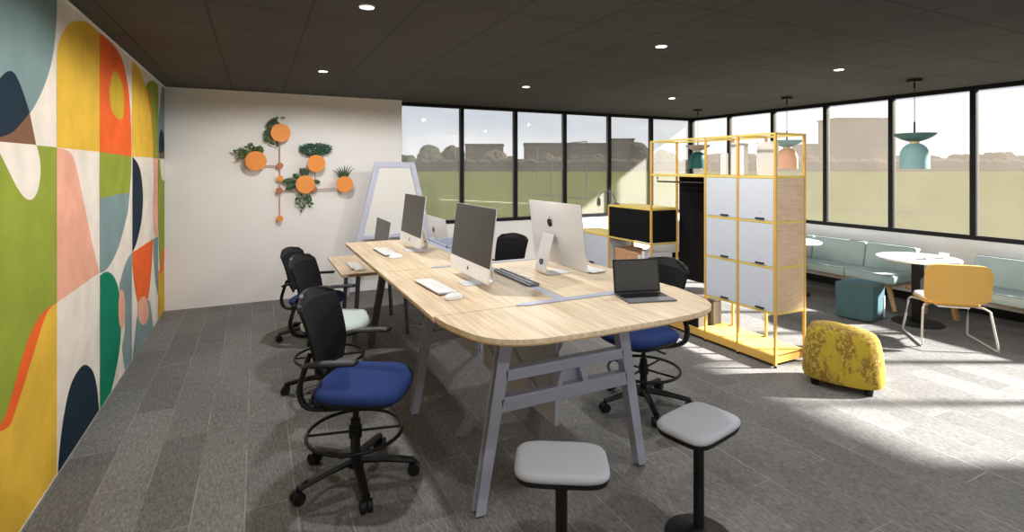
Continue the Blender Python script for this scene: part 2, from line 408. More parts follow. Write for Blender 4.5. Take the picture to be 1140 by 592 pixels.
# column B
poly('yellow',yzc([(62.9,164),(62.9,76),(64.4,51.7),(70.2,35),(77.8,25.8),(86.9,23.4),(97.6,25.2),(110.6,36.5)])+[wall_pt(110.6,169)],yz=True)
poly('pink',yzc([(63,164.6),(73.2,166.7),(80.9,174.3),(86.9,195.6),(94.5,232),(102,268.6),(110.3,303.6)])+[wall_pt(63,337)],yz=True)
poly('navy',yzc([(63.9,531),(65.6,504),(71,462),(78,430),(86.9,412),(95,406),(102.9,413),(107.5,430),(110,456)])+[(4.66,.012),(3.80,.012)],yz=True)
# column C
poly('orange',[wall_pt(110.6,169),wall_pt(110.6,36.5)]+yzc([(118.9,42.6),(129,54),(135.8,66.3),(139.9,82.5),(143.4,104.2),(145.3,131.3),(146.1,155.7)])+[wall_pt(146.2,174)],yz=True)
poly('olive',[ (p.x,p.y) for p in smooth_path([wall_pt(*q)+(0,) for q in [(126.5,78.5),(131.8,83.9),(136.4,96),(138,115),(136.4,131.3),(130.4,131.8),(124.6,124),(122.2,112),(121.9,97.3)]],5,True)],yz=True)
poly('green',[wall_pt(110.6,169),wall_pt(146.2,174)]+yzc([(145.6,195),(144,215.2)])+yzc([(135,215.4),(124,218),(110.7,220.5)]),yz=True)
poly('teal',[wall_pt(110.7,220.5)]+yzc([(124,218),(135,215.4),(144,215.2)])+yzc([(142,237),(135,264),(128.4,283),(118.9,299),(111,304)]),yz=True)
poly('emerald',yzc([(111,306.7),(116,303),(121,303),(126.5,308),(131,319),(133.5,335),(134.8,355),(134,378),(132,395),(128,416),(122.4,441)])+[(wall_pt(111,441)[0],.012)],yz=True)
poly('teal',yzc([(146.5,281),(141,290),(135,308),(132.5,322),(138,345),(138.5,368),(136,385),(137,400),(139,415)])+[(wall_pt(146.5,400)[0],.012)],yz=True)
def ell(u,v,a,b,n=24): return [wall_pt(u+a*math.cos(2*PI*k/n),v+b*math.sin(2*PI*k/n)) for k in range(n)]
poly('pink',ell(135.3,344,3.8,22),yz=True)
# column D
poly('green',[wall_pt(175.7,176.5)]+[wall_pt(175.7,94.7)]+yzc([(171,90),(165.6,90.7),(162,97.4),(166,110),(168.8,130),(170.5,176)]),yz=True)
poly('orange',yzc([(162,97.4),(165.7,107),(168.4,128.6),(170.3,155),(170.6,175.5)])+[wall_pt(166,175)],yz=True)
poly('yellow',[wall_pt(146.7,174),wall_pt(146.7,67.6)]+yzc([(150.7,71),(156.2,79.8),(163,101.5),(167,123),(169.4,150),(170.3,175.2)]),yz=True)
poly('navy',yzc([(147.2,174),(153.5,183),(157,196),(158.9,220),(157,247),(152,269),(147.2,281)]),yz=True)
poly('pink',[wall_pt(171.2,176),wall_pt(175.5,176.5),wall_pt(175.5,262.6)]+yzc([(172.5,263),(170.4,240),(171.2,200)]),yz=True)
poly('teal',[wall_pt(170.2,266),wall_pt(175.8,263),wall_pt(175.8,330)]+yzc([(173,315),(170.6,285)]),yz=True)
poly('teal',yzc([(147,402),(150,375),(153,350),(157,338),(165,334),(168,345),(170.5,366)])+[(wall_pt(148,400)[0],.012)],yz=True)
poly('orange',[wall_pt(147.2,281),wall_pt(170,266)]+yzc([(169,291),(165.6,325),(161,342),(153.8,338.8),(149.4,315),(147.2,294.8)]),yz=True)
poly('pink',ell(159,345.6,6.2,16),yz=True)
# column E next to the corner: the pattern starts again
poly('teal',[(wall_pt(176,0)[0],HC),(YB,HC),(YB,1.866),(wall_pt(176,0)[0],1.866)],yz=True)
poly('cream',[(wall_pt(176,0)[0],HC),(wall_pt(180,0)[0],HC)]+yzc([(178,110),(176.2,130)]),yz=True)
poly('brown',yzc([(177,176.5),(178,160),(182.5,165),(182.5,177)]),yz=True)
poly('navy',yzc([(176.5,170),(177,152),(179.2,143.5),(182,152),(182.5,166),(179,170)]),yz=True)
poly('green',[(wall_pt(175.9,0)[0],1.85),(YB,1.85),(YB,.8)]+yzc([(181,285),(178,299),(175.9,250)]),yz=True)
poly('cream',yzc([(177.5,178),(182.4,178),(182.4,200),(180,199),(178,188)]),yz=True)
poly('orange',yzc([(182.4,274),(182.4,290),(179,305),(176.3,306),(179,292),(181,278)]),yz=True)
poly('dyellow',yzc([(175.9,300),(179,306),(182.4,290)])+[(YB,.012),(wall_pt(175.9,0)[0],.012)],yz=True)
# columns before the frame edge, towards the viewer: same motif family
def arch(col,y0,y1,z0,z1,left=True,n=14):
    pts=[(y0,z0)]
    for k in range(n+1):
        t=k/n*PI/2
        pts.append((y1-(y1-y0)*math.cos(t),z0+(z1-z0)*math.sin(t)) if left else (y0+(y1-y0)*math.sin(t),z0+(z1-z0)*math.cos(t)))
    pts.append((y1,z0) if left else (y0,z0)); poly(col,pts[1:] if not left else pts,yz=True)
for i,(a,b_) in enumerate(((1.93,2.86),(1.0,1.93),(.07,1.0))):
    cs=[('orange','pink','emerald'),('teal','green','yellow'),('yellow','navy','pink')][i]
    arch(cs[0],a,b_,1.87,2.73,i%2==0); arch(cs[1],a,b_,.95,1.86,i%2==1); arch(cs[2],a,b_,.02,.93,i%2==0)
mural=obj('mural',bm,mmats); tag(mural,'abstract mural of large yellow, orange, green, teal and pink shapes on the left wall','mural')

# ------------------------------------------------------------------ downlights
lights=[(.61,3.28),(.61,5.655),(2.95,5.63),(2.965,3.28),(5.297,5.64),(5.275,3.265)]
lab=['round recessed ceiling downlight above the near left desk, largest in view','round recessed ceiling downlight nearest the white back wall','round recessed ceiling downlight between the desks and back windows, middle of the far row',
     'round recessed ceiling downlight above the gap between desks and shelving','small round recessed ceiling downlight nearest the window corner','round recessed ceiling downlight near the hanging lamps, right of the shelving']
extra=[(.61,.91),(2.965,.91),(5.28,.91),(.61,-1.45),(2.965,-1.45),(5.28,-1.45)]
def downlight_mesh(root):
    bm=lathe(bmesh.new(),[(.043,-.004),(.050,0),(.050,-.006),(.042,-.009),(.039,-.004)],cap=False); r=obj('trim_ring',bm,'whitep',root,True)
    bm=cyl(bmesh.new(),0,0,-.007,-.002,.041,seg=32); obj('diffuser',bm,'lamp',root)
SPOT_W=90
def add_spot(x,y,w,z=HC-.03):
    ld=bpy.data.lights.new('downlight_beam','SPOT'); ld.energy=w; ld.color=(1,.985,.955); ld.spot_size=176*D2R; ld.spot_blend=.25; ld.shadow_soft_size=.045
    o=bpy.data.objects.new('downlight_beam',ld); C.objects.link(o); o.location=(x,y,z)
first=None
for i,(x,y) in enumerate(lights):
    if first is None:
        first=thing('downlight',lab[0],'ceiling light',(x,y,HC),0,'recessed ceiling downlights'); downlight_mesh(first)
    else: dup(first,(x,y,HC),0,lab[i])
    add_spot(x,y,SPOT_W*(1.25 if x<1 else (.9 if x<4 else .45)))
for x,y in extra: add_spot(x,y,SPOT_W*(.75 if x<4 else .4))

# ------------------------------------------------------------------ bench desks
DZ=1.03; DT=.028
XC=1.52
def tabletop(bm,x0,x1,y0,y1,z,t=DT,r=.012,mi=0):
    box(bm,x0,x1,y0,y1,z-t,z,bev=.004)
def desk_frame(name,label,y,top,group,half0=.515,half1=.345,parent=None,m='lilac',loc=(0,0,0)):
    """A-shaped end frame standing in the plane y"""
    t=parent
    def legpts(s): return (XC+s*half0,0),(XC+s*half1,top)
    for s in (-1,1):
        (xa,za),(xb,zb)=legpts(s); lm=bmesh.new(); w0=.026; w1=.036
        # main blade
        for (dx0,dx1,dy0,dy1) in ((-1,1,-.030,-.018),(-1,1,.018,.030),(.25,1,-.018,.018) if s<0 else (-1,-.25,-.018,.018)):
            vs=[]
            for z,xx,w in ((.012,xa,w0),(top,xb,w1)):
                for px_,py_ in ((dx0*w,dy0),(dx1*w,dy0),(dx1*w,dy1),(dx0*w,dy1)):
                    vs.append(lm.verts.new((xx+px_,y+py_,z)))
            lm.faces.new(vs[0:4][::-1]); lm.faces.new(vs[4:8])
            for k in range(4): lm.faces.new((vs[k],vs[(k+1)%4],vs[4+(k+1)%4],vs[4+k]))
        # lattice web inside the channel
        n=16
        for k in range(n):
            z=.06+k*(top-.12)/n; xm=xa+(xb-xa)*z/top; dz=(top-.12)/n; sg=1 if k%2 else -1
            cylax(lm,(xm-sg*.018,y,z),(xm+sg*.018,y,z+dz),.004,6)
        o=obj('leg',lm,m,t); 
        fb=cyl(bmesh.new(),xa,y,0,.014,.02,seg=16); obj('foot_glide',fb,'black',o)
    def rail(z0,z1,nm):
        rm=bmesh.new(); zm=(z0+z1)/2; hh=half0+(half1-half0)*zm/top-.02
        box(rm,XC-hh,XC+hh,y-.030,y+.030,z0,z1,bev=.006)
        box(rm,XC-hh+.03,XC+hh-.03,y-.034,y-.026,zm-.006,zm+.008,bev=.002)
        obj(nm,rm,m,t)
    return rail
def bench_desk(y0,y1,label,frames,name='bench_desk',x0=.765,x1=2.285,top=DZ):
    t=thing(name,label,'desk',(XC,(y0+y1)/2,0))
    t.location=(0,0,0)
    return t
G_D='oak desktops of the workstation island'
# near rounded end table
t=thing('end_table','rounded oak end table of the desk island, the black laptop on it','table',(0,0,0))
ex=[]; ya=2.435
# outline: rounded front, sides meet the seam
xa,xb=.775,2.285; yn=1.90
half=[(p.x,p.y) for p in smooth_path([(xa,ya,0),(xa+.006,2.36,0),(xa+.025,2.25,0),(xa+.062,2.12,0),(xa+.105,2.035,0),(xa+.175,1.97,0),(xa+.30,1.925,0),(xa+.52,1.905,0)],5)]
pts=half+[(xa+xb-x,y) for x,y in reversed(half)]
obj('tabletop',prism(bmesh.new(),pts,DZ-.022,DZ,.003),'oak',t)
c0=Vector((XC,2.2,0)); pe=[(c0.x+(x-c0.x)*.990,c0.y+(y-c0.y)*.98+.004) for x,y in pts]
obj('underlay',prism(bmesh.new(),pe,DZ-.032,DZ-.022),'ply',t)
rail=desk_frame('','',2.435,DZ-.034,None,parent=t)
rail(.655,.715,'upper_rail'); rail(.50,.575,'lower_rail')
bm=bmesh.new()
for s in (-1,1):
    vs=[]
    for z,o_ in ((.575,.085),(.655,.06)):
        for px_,py_ in ((-.016,-.03),(.016,-.03),(.016,.03),(-.016,.03)): vs.append(bm.verts.new((XC+.03+s*o_+px_,2.435+py_,z)))
    bm.faces.new(vs[0:4][::-1]); bm.faces.new(vs[4:8])
    for k in range(4): bm.faces.new((vs[k],vs[(k+1)%4],vs[4+(k+1)%4],vs[4+k]))
box(bm,XC-.04,XC+.10,2.45,2.462,.575,.655)
obj('rail_bracket',bm,'lilac',t)
for s,nm in ((-1,'support_arm'),(1,'support_arm')):
    bm=bmesh.new(); box(bm,XC+s*.34-.03,XC+s*.34+.03,2.02,2.43,DZ-.06,DZ-.032,bev=.004); obj(nm,bm,'lilac',t)
# desks of the island
def desk(y0,y1,x0,x1,top,label,frames,rails=True,leg='lilac'):
    t=thing('desk',label,'desk',(0,0,0),0,G_D)
    obj('desktop',B(x0,x1,y0+.006,y1-.006,top-.022,top,bev=.004),'oak',t)
    obj('underlay',B(x0+.008,x1-.008,y0+.008,y1-.008,top-.032,top-.022),'ply',t)
    return t
d1=desk(2.435,3.635,.765,1.485,DZ,'oak desktop in the near left bay, carrying the tall monitor with white chin',None)
rail=desk_frame('','',3.635,DZ-.034,None,parent=d1); rail(.655,.715,'upper_rail'); rail(.50,.575,'lower_rail')
d2=desk(2.435,3.635,1.555,2.285,DZ,'oak desktop in the right bay, under the monitor seen from its silver back',None)
obj('apron',B(2.20,2.23,2.5,3.58,DZ-.09,DZ-.033,bev=.003),'lilac',d2)
d3=desk(3.635,5.23,.765,1.485,DZ,'long oak desktop in the second left bay, behind the near left one',None)
rail=desk_frame('','',5.20,DZ-.034,None,parent=d3,m='darkleg'); rail(.655,.715,'upper_rail')
LZ=.72
d4=desk(5.245,6.40,.735,1.50,LZ,'lower oak desktop nearest the white wall, below the raised ones',None)
for yy in (5.45,6.2):
    for xx,dx in ((.93,-.04),(1.4,.04)):
        lm=bmesh.new(); cylax(lm,(xx+dx,yy,0),(xx,yy,LZ-.03),.022,4); obj('leg',lm,'darkleg',d4)
    obj('leg_bracket',B(.87,1.46,yy-.02,yy+.02,LZ-.06,LZ-.03,bev=.004),'darkleg',d4)
d5=desk(5.245,6.40,1.56,2.30,LZ,'lower oak desktop on the window side, mostly hidden behind the raised desks',None)
for yy in (5.45,6.2):
    for xx,dx in ((1.66,-.04),(2.14,.04)):
        lm=bmesh.new(); cylax(lm,(xx+dx,yy,0),(xx,yy,LZ-.03),.022,4); obj('leg',lm,'darkleg',d5)
    obj('leg_bracket',B(1.60,2.2,yy-.02,yy+.02,LZ-.06,LZ-.03,bev=.004),'darkleg',d5)
# spine between the desktops
sp=thing('desk_spine','lilac grey metal spine running between the raised desktops','desk spine',(0,0,0))
obj('spine_rail',B(1.488,1.552,2.44,5.22,DZ-.05,DZ-.004,bev=.003),'lilac',sp)
def seam(y,x0,x1):
    w=.028; poly_=[(x0,y-.004),(x0+.05,y-w),(x1-.05,y-w),(x1,y-.004),(x1,y+.004),(x1-.05,y+w),(x0+.05,y+w),(x0,y+.004)]
    return prism(bmesh.new(),poly_,DZ+.0005,DZ+.0055)
obj('cross_rail',seam(2.435,1.22,2.17),'lilac',sp)
obj('cross_rail',seam(3.635,1.13,2.25),'lilac',sp)
obj('modesty_panel',B(1.505,1.53,2.52,3.55,.30,.97,bev=.002),'pale',sp)
obj('modesty_panel',B(1.505,1.53,3.72,5.10,.30,.97,bev=.002),'pale',sp)
for yy in (2.75,3.3):
    bm=bmesh.new(); cylax(bm,(1.50,yy,.42),(1.20,yy,.985),.014,6); obj('brace',bm,'lilac',sp)
    bm=bmesh.new(); cylax(bm,(1.54,yy,.42),(1.86,yy,.985),.014,6); obj('brace',bm,'lilac',sp)
# central tool tray lying over the spine
tt=thing('tool_tray','dark slate tray with slots lying over the spine between the two near monitors','tray',(0,0,DZ))
bm=bmesh.new()
box(bm,1.482,1.558,2.80,3.36,0.001,.007,bev=.002); box(bm,1.478,1.486,2.80,3.36,.004,.013,bev=.002); box(bm,1.554,1.562,2.80,3.36,.004,.013,bev=.002)
obj('body',bm,'darkleg',tt)
bm=bmesh.new(); box(bm,1.512,1.528,2.80,3.36,.006,.012,bev=.002); obj('divider',bm,'darkleg',tt)
o=thing('pen','silver pen lying at the window side of the slate tray','pen',(1.60,3.06,DZ+.006),100*D2R,'pens beside the tray')
obj('barrel',cylax(bmesh.new(),(-.06,0,0),(.05,0,0),.005,10),'whitep',o); obj('tip',cylax(bmesh.new(),(.05,0,0),(.066,0,0),.004,10,.001),'black',o)
dup(o,(1.602,3.24,DZ+.006),80*D2R,'silver pen lying farther back beside the slate tray')
# lilac tray on the window side of the second bay
tr=thing('storage_tray','open lilac grey metal tray sunk beside the second left desktop, white paper inside','tray',(0,0,0))
bm=bmesh.new(); x0,x1,y0,y1=1.575,1.98,4.60,5.15
box(bm,x0,x1,y0,y1,.93,.94); box(bm,x0,x0+.02,y0,y1,.93,1.03,bev=.003); box(bm,x1-.02,x1,y0,y1,.93,1.03,bev=.003); box(bm,x0,x1,y0,y0+.02,.93,1.03,bev=.003); box(bm,x0,x1,y1-.02,y1,.93,1.03,bev=.003)
obj('tray_body',bm,'lilac',tr)
for yy in (y0+.03,y1-.05): obj('post',B(x1-.05,x1-.02,yy,yy+.03,0,.93,bev=.003),'lilac',tr)
p_=obj('paper_stack',B(1.62,1.92,4.68,4.92,.9405,.965,bev=.002),'paper'); tag(p_,'white paper stack lying in the lilac metal tray','paper')
# narrow plinth so the window side of bay two is joined to the island
# ------------------------------------------------------------------ chairs
def shell(bm,fn,nu=14,nv=18,th=.012):
    """two-sided curved sheet from fn(s,t)->(x,y,z) with thickness along local normal"""
    P=[[Vector(fn(-1+2*i/nu,j/nv)) for i in range(nu+1)] for j in range(nv+1)]
    def nrm(j,i):
        a=P[j][min(i+1,nu)]-P[j][max(i-1,0)]; b=P[min(j+1,nv)][i]-P[max(j-1,0)][i]; return a.cross(b).normalized()
    A=[[bm.verts.new(P[j][i]+nrm(j,i)*th/2) for i in range(nu+1)] for j in range(nv+1)]
    Bk=[[bm.verts.new(P[j][i]-nrm(j,i)*th/2) for i in range(nu+1)] for j in range(nv+1)]
    for j in range(nv):
        for i in range(nu):
            bm.faces.new((A[j][i],A[j][i+1],A[j+1][i+1],A[j+1][i])); bm.faces.new((Bk[j][i],Bk[j+1][i],Bk[j+1][i+1],Bk[j][i+1]))
    for j in range(nv):
        bm.faces.new((A[j][0],A[j+1][0],Bk[j+1][0],Bk[j][0])); bm.faces.new((A[j][nu],Bk[j][nu],Bk[j+1][nu],A[j+1][nu]))
    for i in range(nu):
        bm.faces.new((A[0][i],Bk[0][i],Bk[0][i+1],A[0][i+1])); bm.faces.new((A[nv][i],A[nv][i+1],Bk[nv][i+1],Bk[nv][i]))
    return bm
def task_chair(label,sz,seatmat,ring,loc,rz,leg_a=0,group='black mesh backed office chairs'):
    t=thing('office_chair',label,'chair',loc,rz,group)
    UX=.06
    # seat
    bm=cushion(bmesh.new(),.245,.255,sz-.075,sz-.008,3.6,.010,.035); 
    for v in bm.verts:
        if v.co.x>.12: v.co.z-=(v.co.x-.12)**2*1.6
        v.co.x+=UX
    obj('seat',bm,seatmat,t,True)
    bm=loft(bmesh.new(),outline_super(.235,.245,3.4),[(.55,sz-.115),(.92,sz-.098),(1.0,sz-.078),(1.0,sz-.062)]); bmesh.ops.translate(bm,verts=bm.verts,vec=(UX,0,0))
    obj('seat_pan',bm,'black',t,True)
    # backrest
    def back(s,t_):
        w=.232*(1-.10*(1-t_))*(1-.0*t_)
        if t_>.84: w*=math.sqrt(max(0,1-((t_-.84)/.16)**2*.42))
        if t_<.3: w*=.66+.34*math.sin(t_/.3*PI/2)
        z=sz+.045+t_*.435
        x=-.235-.05*math.sin(t_*PI*.55)-.05*t_**2+.045*s*s+.018*math.sin(t_*PI)
        z-=.030*s*s*(t_**4)
        return (x+UX,s*w,z)
    obj('backrest',shell(bmesh.new(),back,th=.016),'mesh',t,True)
    def cap(s,t_):
        x,y,z=back(s*1.01,.86+.14*t_); return (x-.003,y,z+.002)
    obj('top_band',shell(bmesh.new(),cap,14,5,.021),'black',t,True)
    # looping frame from the backrest down and under the seat
    for s in (-1,1):
        bm=tube(bmesh.new(),[(UX-.252,s*.150,sz+.17),(UX-.272,s*.185,sz+.08),(UX-.282,s*.212,sz-.01),(UX-.245,s*.218,sz-.085),(UX-.15,s*.200,sz-.105),(UX,s*.16,sz-.105)],lambda q:.020-.004*abs(q-.4),10,sx=.7,sy=1.15,smooth=5,up=(0,1,0))
        obj('frame_loop',bm,'black',t,True)
        bm=tube(bmesh.new(),[(UX-.265,s*.190,sz+.11),(UX-.235,s*.245,sz+.135),(UX-.17,s*.278,sz+.158),(UX-.04,s*.284,sz+.168),(UX+.06,s*.276,sz+.175)],lambda q:.013+.013*math.sin(min(1,q*1.1)*PI*.5)-(.016 if q>.97 else 0),10,sx=1.55,sy=.55,smooth=5)
        obj('armrest',bm,'black',t,True)
    bm=bmesh.new(); box(bm,-.14,.12,-.09,.09,sz-.145,sz-.10,bev=.012); obj('tilt_mechanism',bm,'black',t)
    bm=tube(bmesh.new(),[(.02,.08,sz-.12),(.04,.2,sz-.125),(.045,.255,sz-.12)],.007,8,smooth=3); obj('lever',bm,'black',t,True)
    bm=bmesh.new(); cyl(bm,0,0,.13,sz-.14,.016,seg=20); cyl(bm,0,0,.10,.34 if ring else .24,.027,seg=20); obj('gas_column',bm,'black',t,True)
    bm=bmesh.new(); cyl(bm,0,0,.075,.135,.045,.034,20); obj('hub',bm,'black',t,True)
    for k in range(5):
        a=2*PI*k/5+leg_a; ca,sa=math.cos(a),math.sin(a)
        lm=tube(bmesh.new(),[(ca*.03,sa*.03,.112),(ca*.17,sa*.17,.102),(ca*.325,sa*.325,.078)],lambda q:.029-.008*q,8,sx=1.0,sy=.8)
        lg=obj('base_leg',lm,'black',t,True)
        cm=bmesh.new(); n=Vector((-sa,ca,0)); c=Vector((ca*.325,sa*.325,.033))
        for s in (-1,1): cylax(cm,c+n*s*.005,c+n*s*.029,.033,18)
        cylax(cm,c-n*.01,c+n*.01,.012,10); cylax(cm,c+Vector((0,0,.005)),c+Vector((0,0,.05)),.010,10)
        obj('caster',cm,'black',lg,True)
    if ring:
        bm=bmesh.new(); n=40; tube(bm,[(.260*math.cos(2*PI*k/n),.260*math.sin(2*PI*k/n),.270) for k in range(n)],.0105,10,True)
        rg=obj('foot_ring',bm,'black',t,True)
        sm=bmesh.new(); cyl(sm,0,0,.235,.30,.036,seg=20)
        for k in range(4):
            a=PI/2*k+.3; cylax(sm,(math.cos(a)*.03,math.sin(a)*.03,.268),(math.cos(a)*.255,math.sin(a)*.255,.268),.0075,8)
        obj('ring_spokes',sm,'black',rg,True)
    return t
task_chair('high office chair with foot ring and blue seat at the near left desk',.585,'blue',True,(.50,3.03,0),-30*D2R,-60*D2R)
task_chair('high office chair with foot ring and pale mint seat at the second left desk',.585,'mint',True,(.52,4.34,0),-27*D2R,-90*D2R)
task_chair('low office chair with blue seat at the low desk by the white wall',.44,'blue',False,(.52,5.80,0),-30*D2R,-68*D2R)
task_chair('high office chair with foot ring and blue seat, between the right desk and the shelving',.585,'blue',True,(2.57,3.03,0),184*D2R,61*D2R)
task_chair('low black office chair beyond the right desk, only its back showing against the window sill',.47,'blue',False,(2.62,5.62,0),208*D2R)

# ------------------------------------------------------------------ perch stools
def perch(label,loc,rz):
    t=thing('perch_stool',label,'stool',(loc[0],loc[1],0),rz,'perch stools at the rounded table end')
    bm=cushion(bmesh.new(),.192,.138,.520,.562,4.6,.005,.020); obj('seat',bm,'pale',t,True)
    bm=loft(bmesh.new(),outline_super(.188,.134,4.6),[(.8,.498),(.97,.506),(1.0,.516),(1.0,.524)]); obj('seat_pan',bm,'black',t,True)
    bm=bmesh.new(); cyl(bm,0,0,.46,.499,.019,seg=20); obj('collar',bm,'whitep',t,True)
    bm=bmesh.new(); cyl(bm,0,0,.03,.470,.0245,seg=24); obj('column',bm,'black',t,True)
    bm=lathe(bmesh.new(),[(.155,0),(.157,.006),(.14,.018),(.06,.030),(.03,.05)]); obj('base',bm,'black',t,True)
    bm=bmesh.new(); box(bm,-.10,-.02,-.012,.012,.484,.498,bev=.004); obj('lever',bm,'black',t)
    return t
perch('pale grey perch stool on a black column, directly in front of the table leg',(1.126,1.835),-30*D2R)
perch('pale grey perch stool turned cornerwise, nearer the high chair with foot ring',(1.886,1.831),12*D2R)

# ------------------------------------------------------------------ computers
def apple_logo(s=1.0):
    """fruit silhouette with bite and leaf, in the y-z plane, about 6 cm tall"""
    import math as m
    out=[]
    base=[(0,.62),(.22,.74),(.45,.72),(.66,.58),(.60,.50),(.50,.36),(.47,.18),(.52,.02),(.64,-.10),(.74,-.16),(.66,-.38),(.50,-.60),(.34,-.74),(.18,-.72),(0,-.66),(-.18,-.72),(-.36,-.74),(-.54,-.58),(-.70,-.30),(-.78,0),(-.76,.30),(-.62,.58),(-.42,.72),(-.22,.73)]
    leaf=[(.02,.80),(.04,.98),(.16,1.12),(.32,1.20),(.32,1.04),(.22,.88)]
    bm=bmesh.new()
    for P in (base,leaf):
        P=[(a*s,b*s) for a,b in P]
        vb=[bm.verts.new((0,a,b)) for a,b in P]; vt=[bm.verts.new((.0012,a,b)) for a,b in P]; n=len(P)
        bm.faces.new(vb); bm.faces.new(list(reversed(vt)))
        for k in range(n): bm.faces.new((vb[k],vb[(k+1)%n],vt[(k+1)%n],vt[k]))
    return bm
def imac(label,loc,rz):
    """local: screen faces +x, stand on origin"""
    t=thing('desktop_computer',label,'computer',loc,rz,'silver all in one computers')
    W=.65; Hh=.435; tilt=-7*D2R; zb=.055
    mt=Matrix.Translation((.045,0,zb))@Matrix.Rotation(tilt,4,'Y')
    def place(bm): return xf(bm,mt)
    # body with a softly bulging back
    bm=bmesh.new(); n=12; rows=[]
    def pt(a,b):
        y=(a*2-1)*W/2; z=b*Hh; bul=.042*max(0,(1-(a*2-1)**2))**.9*max(0,1-(abs(b*2-1))**2.2)**.9
        return (-.006-bul,y,z)
    G=[[bm.verts.new(pt(i/n,j/n)) for i in range(n+1)] for j in range(n+1)]
    for j in range(n):
        for i in range(n): bm.faces.new((G[j][i],G[j][i+1],G[j+1][i+1],G[j+1][i]))
    Fv=[[bm.verts.new((0,(i/n*2-1)*W/2,j/n*Hh)) for i in range(n+1)] for j in (0,n)]
    loop=[G[0][i] for i in range(n+1)]+[G[j][n] for j in range(1,n+1)]+[G[n][i] for i in range(n-1,-1,-1)]+[G[j][0] for j in range(n-1,0,-1)]
    fr=[bm.verts.new((0,v.co.y,v.co.z)) for v in loop]
    for v in Fv[0]+Fv[1]: bm.verts.remove(v)
    m_=len(loop)
    for k in range(m_): bm.faces.new((loop[k],loop[(k+1)%m_],fr[(k+1)%m_],fr[k]))
    bm.faces.new(fr)
    obj('housing',place(bm),'alu',t,True)
    bm=bmesh.new(); box(bm,0,.003,-W/2+.001,W/2-.001,.088,Hh-.002,bev=.001); obj('screen',place(bm),'screen',t)
    bm=bmesh.new(); box(bm,0,.0025,-W/2+.001,W/2-.001,.002,.087,bev=.001); ch=obj('chin',place(bm),'whitep',t)
    lb=apple_logo(.014); xf(lb,Matrix.Translation((.0028,0,.043))); obj('logo',place(lb),'black',ch)
    lb=apple_logo(.037); xf(lb,Matrix.Rotation(PI,4,'Z')); xf(lb,Matrix.Translation((-.0475,0,.30))); 
    obj('logo',place(lb),'black',t)
    # stand: a bent aluminium strip
    path=[(-.045,.275),(-.066,.20),(-.094,.105),(-.108,.05),(-.104,.018),(-.085,.006),(-.04,.004),(.085,.004)]
    P=smooth_path([(x,0,z) for x,z in path],5); bm=bmesh.new(); w=.068; th=.006; rows=[]
    for i,p in enumerate(P):
        a=P[max(0,i-1)]; b=P[min(len(P)-1,i+1)]; tn=(b-a).normalized(); nn=Vector((-tn.z,0,tn.x))*th/2
        ww=w*(1+.0*i)
        rows.append([bm.verts.new(p+nn+Vector((0,-ww,0))),bm.verts.new(p+nn+Vector((0,ww,0))),bm.verts.new(p-nn+Vector((0,ww,0))),bm.verts.new(p-nn+Vector((0,-ww,0)))])
    for i in range(len(rows)-1):
        for k in range(4): bm.faces.new((rows[i][k],rows[i][(k+1)%4],rows[i+1][(k+1)%4],rows[i+1][k]))
    bm.faces.new(rows[0]); bm.faces.new(rows[-1][::-1])
    lo=min(v.co.z for v in bm.verts); 
    for v in bm.verts: v.co.z-=lo
    st=obj('stand',bm,'alu',t,True)
    bm=bmesh.new(); cylax(bm,(-.098,0,.085),(-.110,0,.085),.021,24); obj('cable_port',bm,'space',st)
    return t
def kbd(label,loc,rz):
    t=thing('keyboard',label,'keyboard',loc,rz,'white keyboards')
    bm=bmesh.new(); box(bm,-.06,.06,-.205,.205,0,.006,bev=.002); xf(bm,Matrix.Translation((0,0,.0035))@Matrix.Rotation(-2.5*D2R,4,'Y')); obj('body',bm,'keyb',t)
    bm=bmesh.new()
    for r in range(5):
        for k in range(14):
            x=-.047+r*.0235; y=-.193+k*.0285; 
            if r==0 and 4<k<9: continue
            box(bm,x-.0095,x+.0095,y-.0125,y+.0125,.006,.0085)
    box(bm,-.0565,-.0375,-.193+5*.0285-.0125,-.193+8*.0285+.0125,.006,.0085)
    xf(bm,Matrix.Translation((0,0,.0035))@Matrix.Rotation(-2.5*D2R,4,'Y')); obj('keys',bm,'keyw',t)
    for v in t.children: v.location.z+=.003
    return t
def mouse(label,loc,rz):
    bm=loft(bmesh.new(),outline_super(.057,.031,2.6,32),[(.90,0),(1,.004),(1,.009),(.93,.018),(.75,.026),(.45,.031),(.12,.033)])
    o=obj('computer_mouse',bm,'whitep',None,True,loc); o.rotation_euler=(0,0,rz); tag(o,label,'mouse','white mice'); return o
im=imac('all in one computer with dark screen and white chin on the near left desktop',(1.225,3.04,DZ),180*D2R)
dup(im,(1.24,4.48,DZ),180*D2R,'all in one computer with dark screen on the second left desktop, nearer the wall')
dup(im,(1.20,5.56,LZ),180*D2R,'all in one computer on the low desk in front of the trapezoid whiteboard')
dup(im,(1.845,3.10,DZ),2*D2R,'all in one computer seen from its silver back on the right desktop')
dup(im,(1.80,5.58,LZ),0,'small looking all in one computer seen from its white back, beyond the second left desktop')
k1=kbd('white keyboard in front of the near left computer',(.965,3.02,DZ),184*D2R)
dup(k1,(.985,4.47,DZ),182*D2R,'white keyboard in front of the second left computer')
dup(k1,(.92,5.62,LZ),180*D2R,'white keyboard on the low oak desk by the white wall')
dup(k1,(2.10,3.14,DZ),2*D2R,'white keyboard peeking out behind the silver backed computer')
mouse('white mouse beside the keyboard on the near left desktop',(.975,2.72,DZ),8*D2R)
mouse('white mouse beside the keyboard on the second left desktop',(1.0,4.17,DZ),8*D2R)
mouse('white mouse on the low oak desk, at the keyboard',(.93,5.36,LZ),8*D2R)
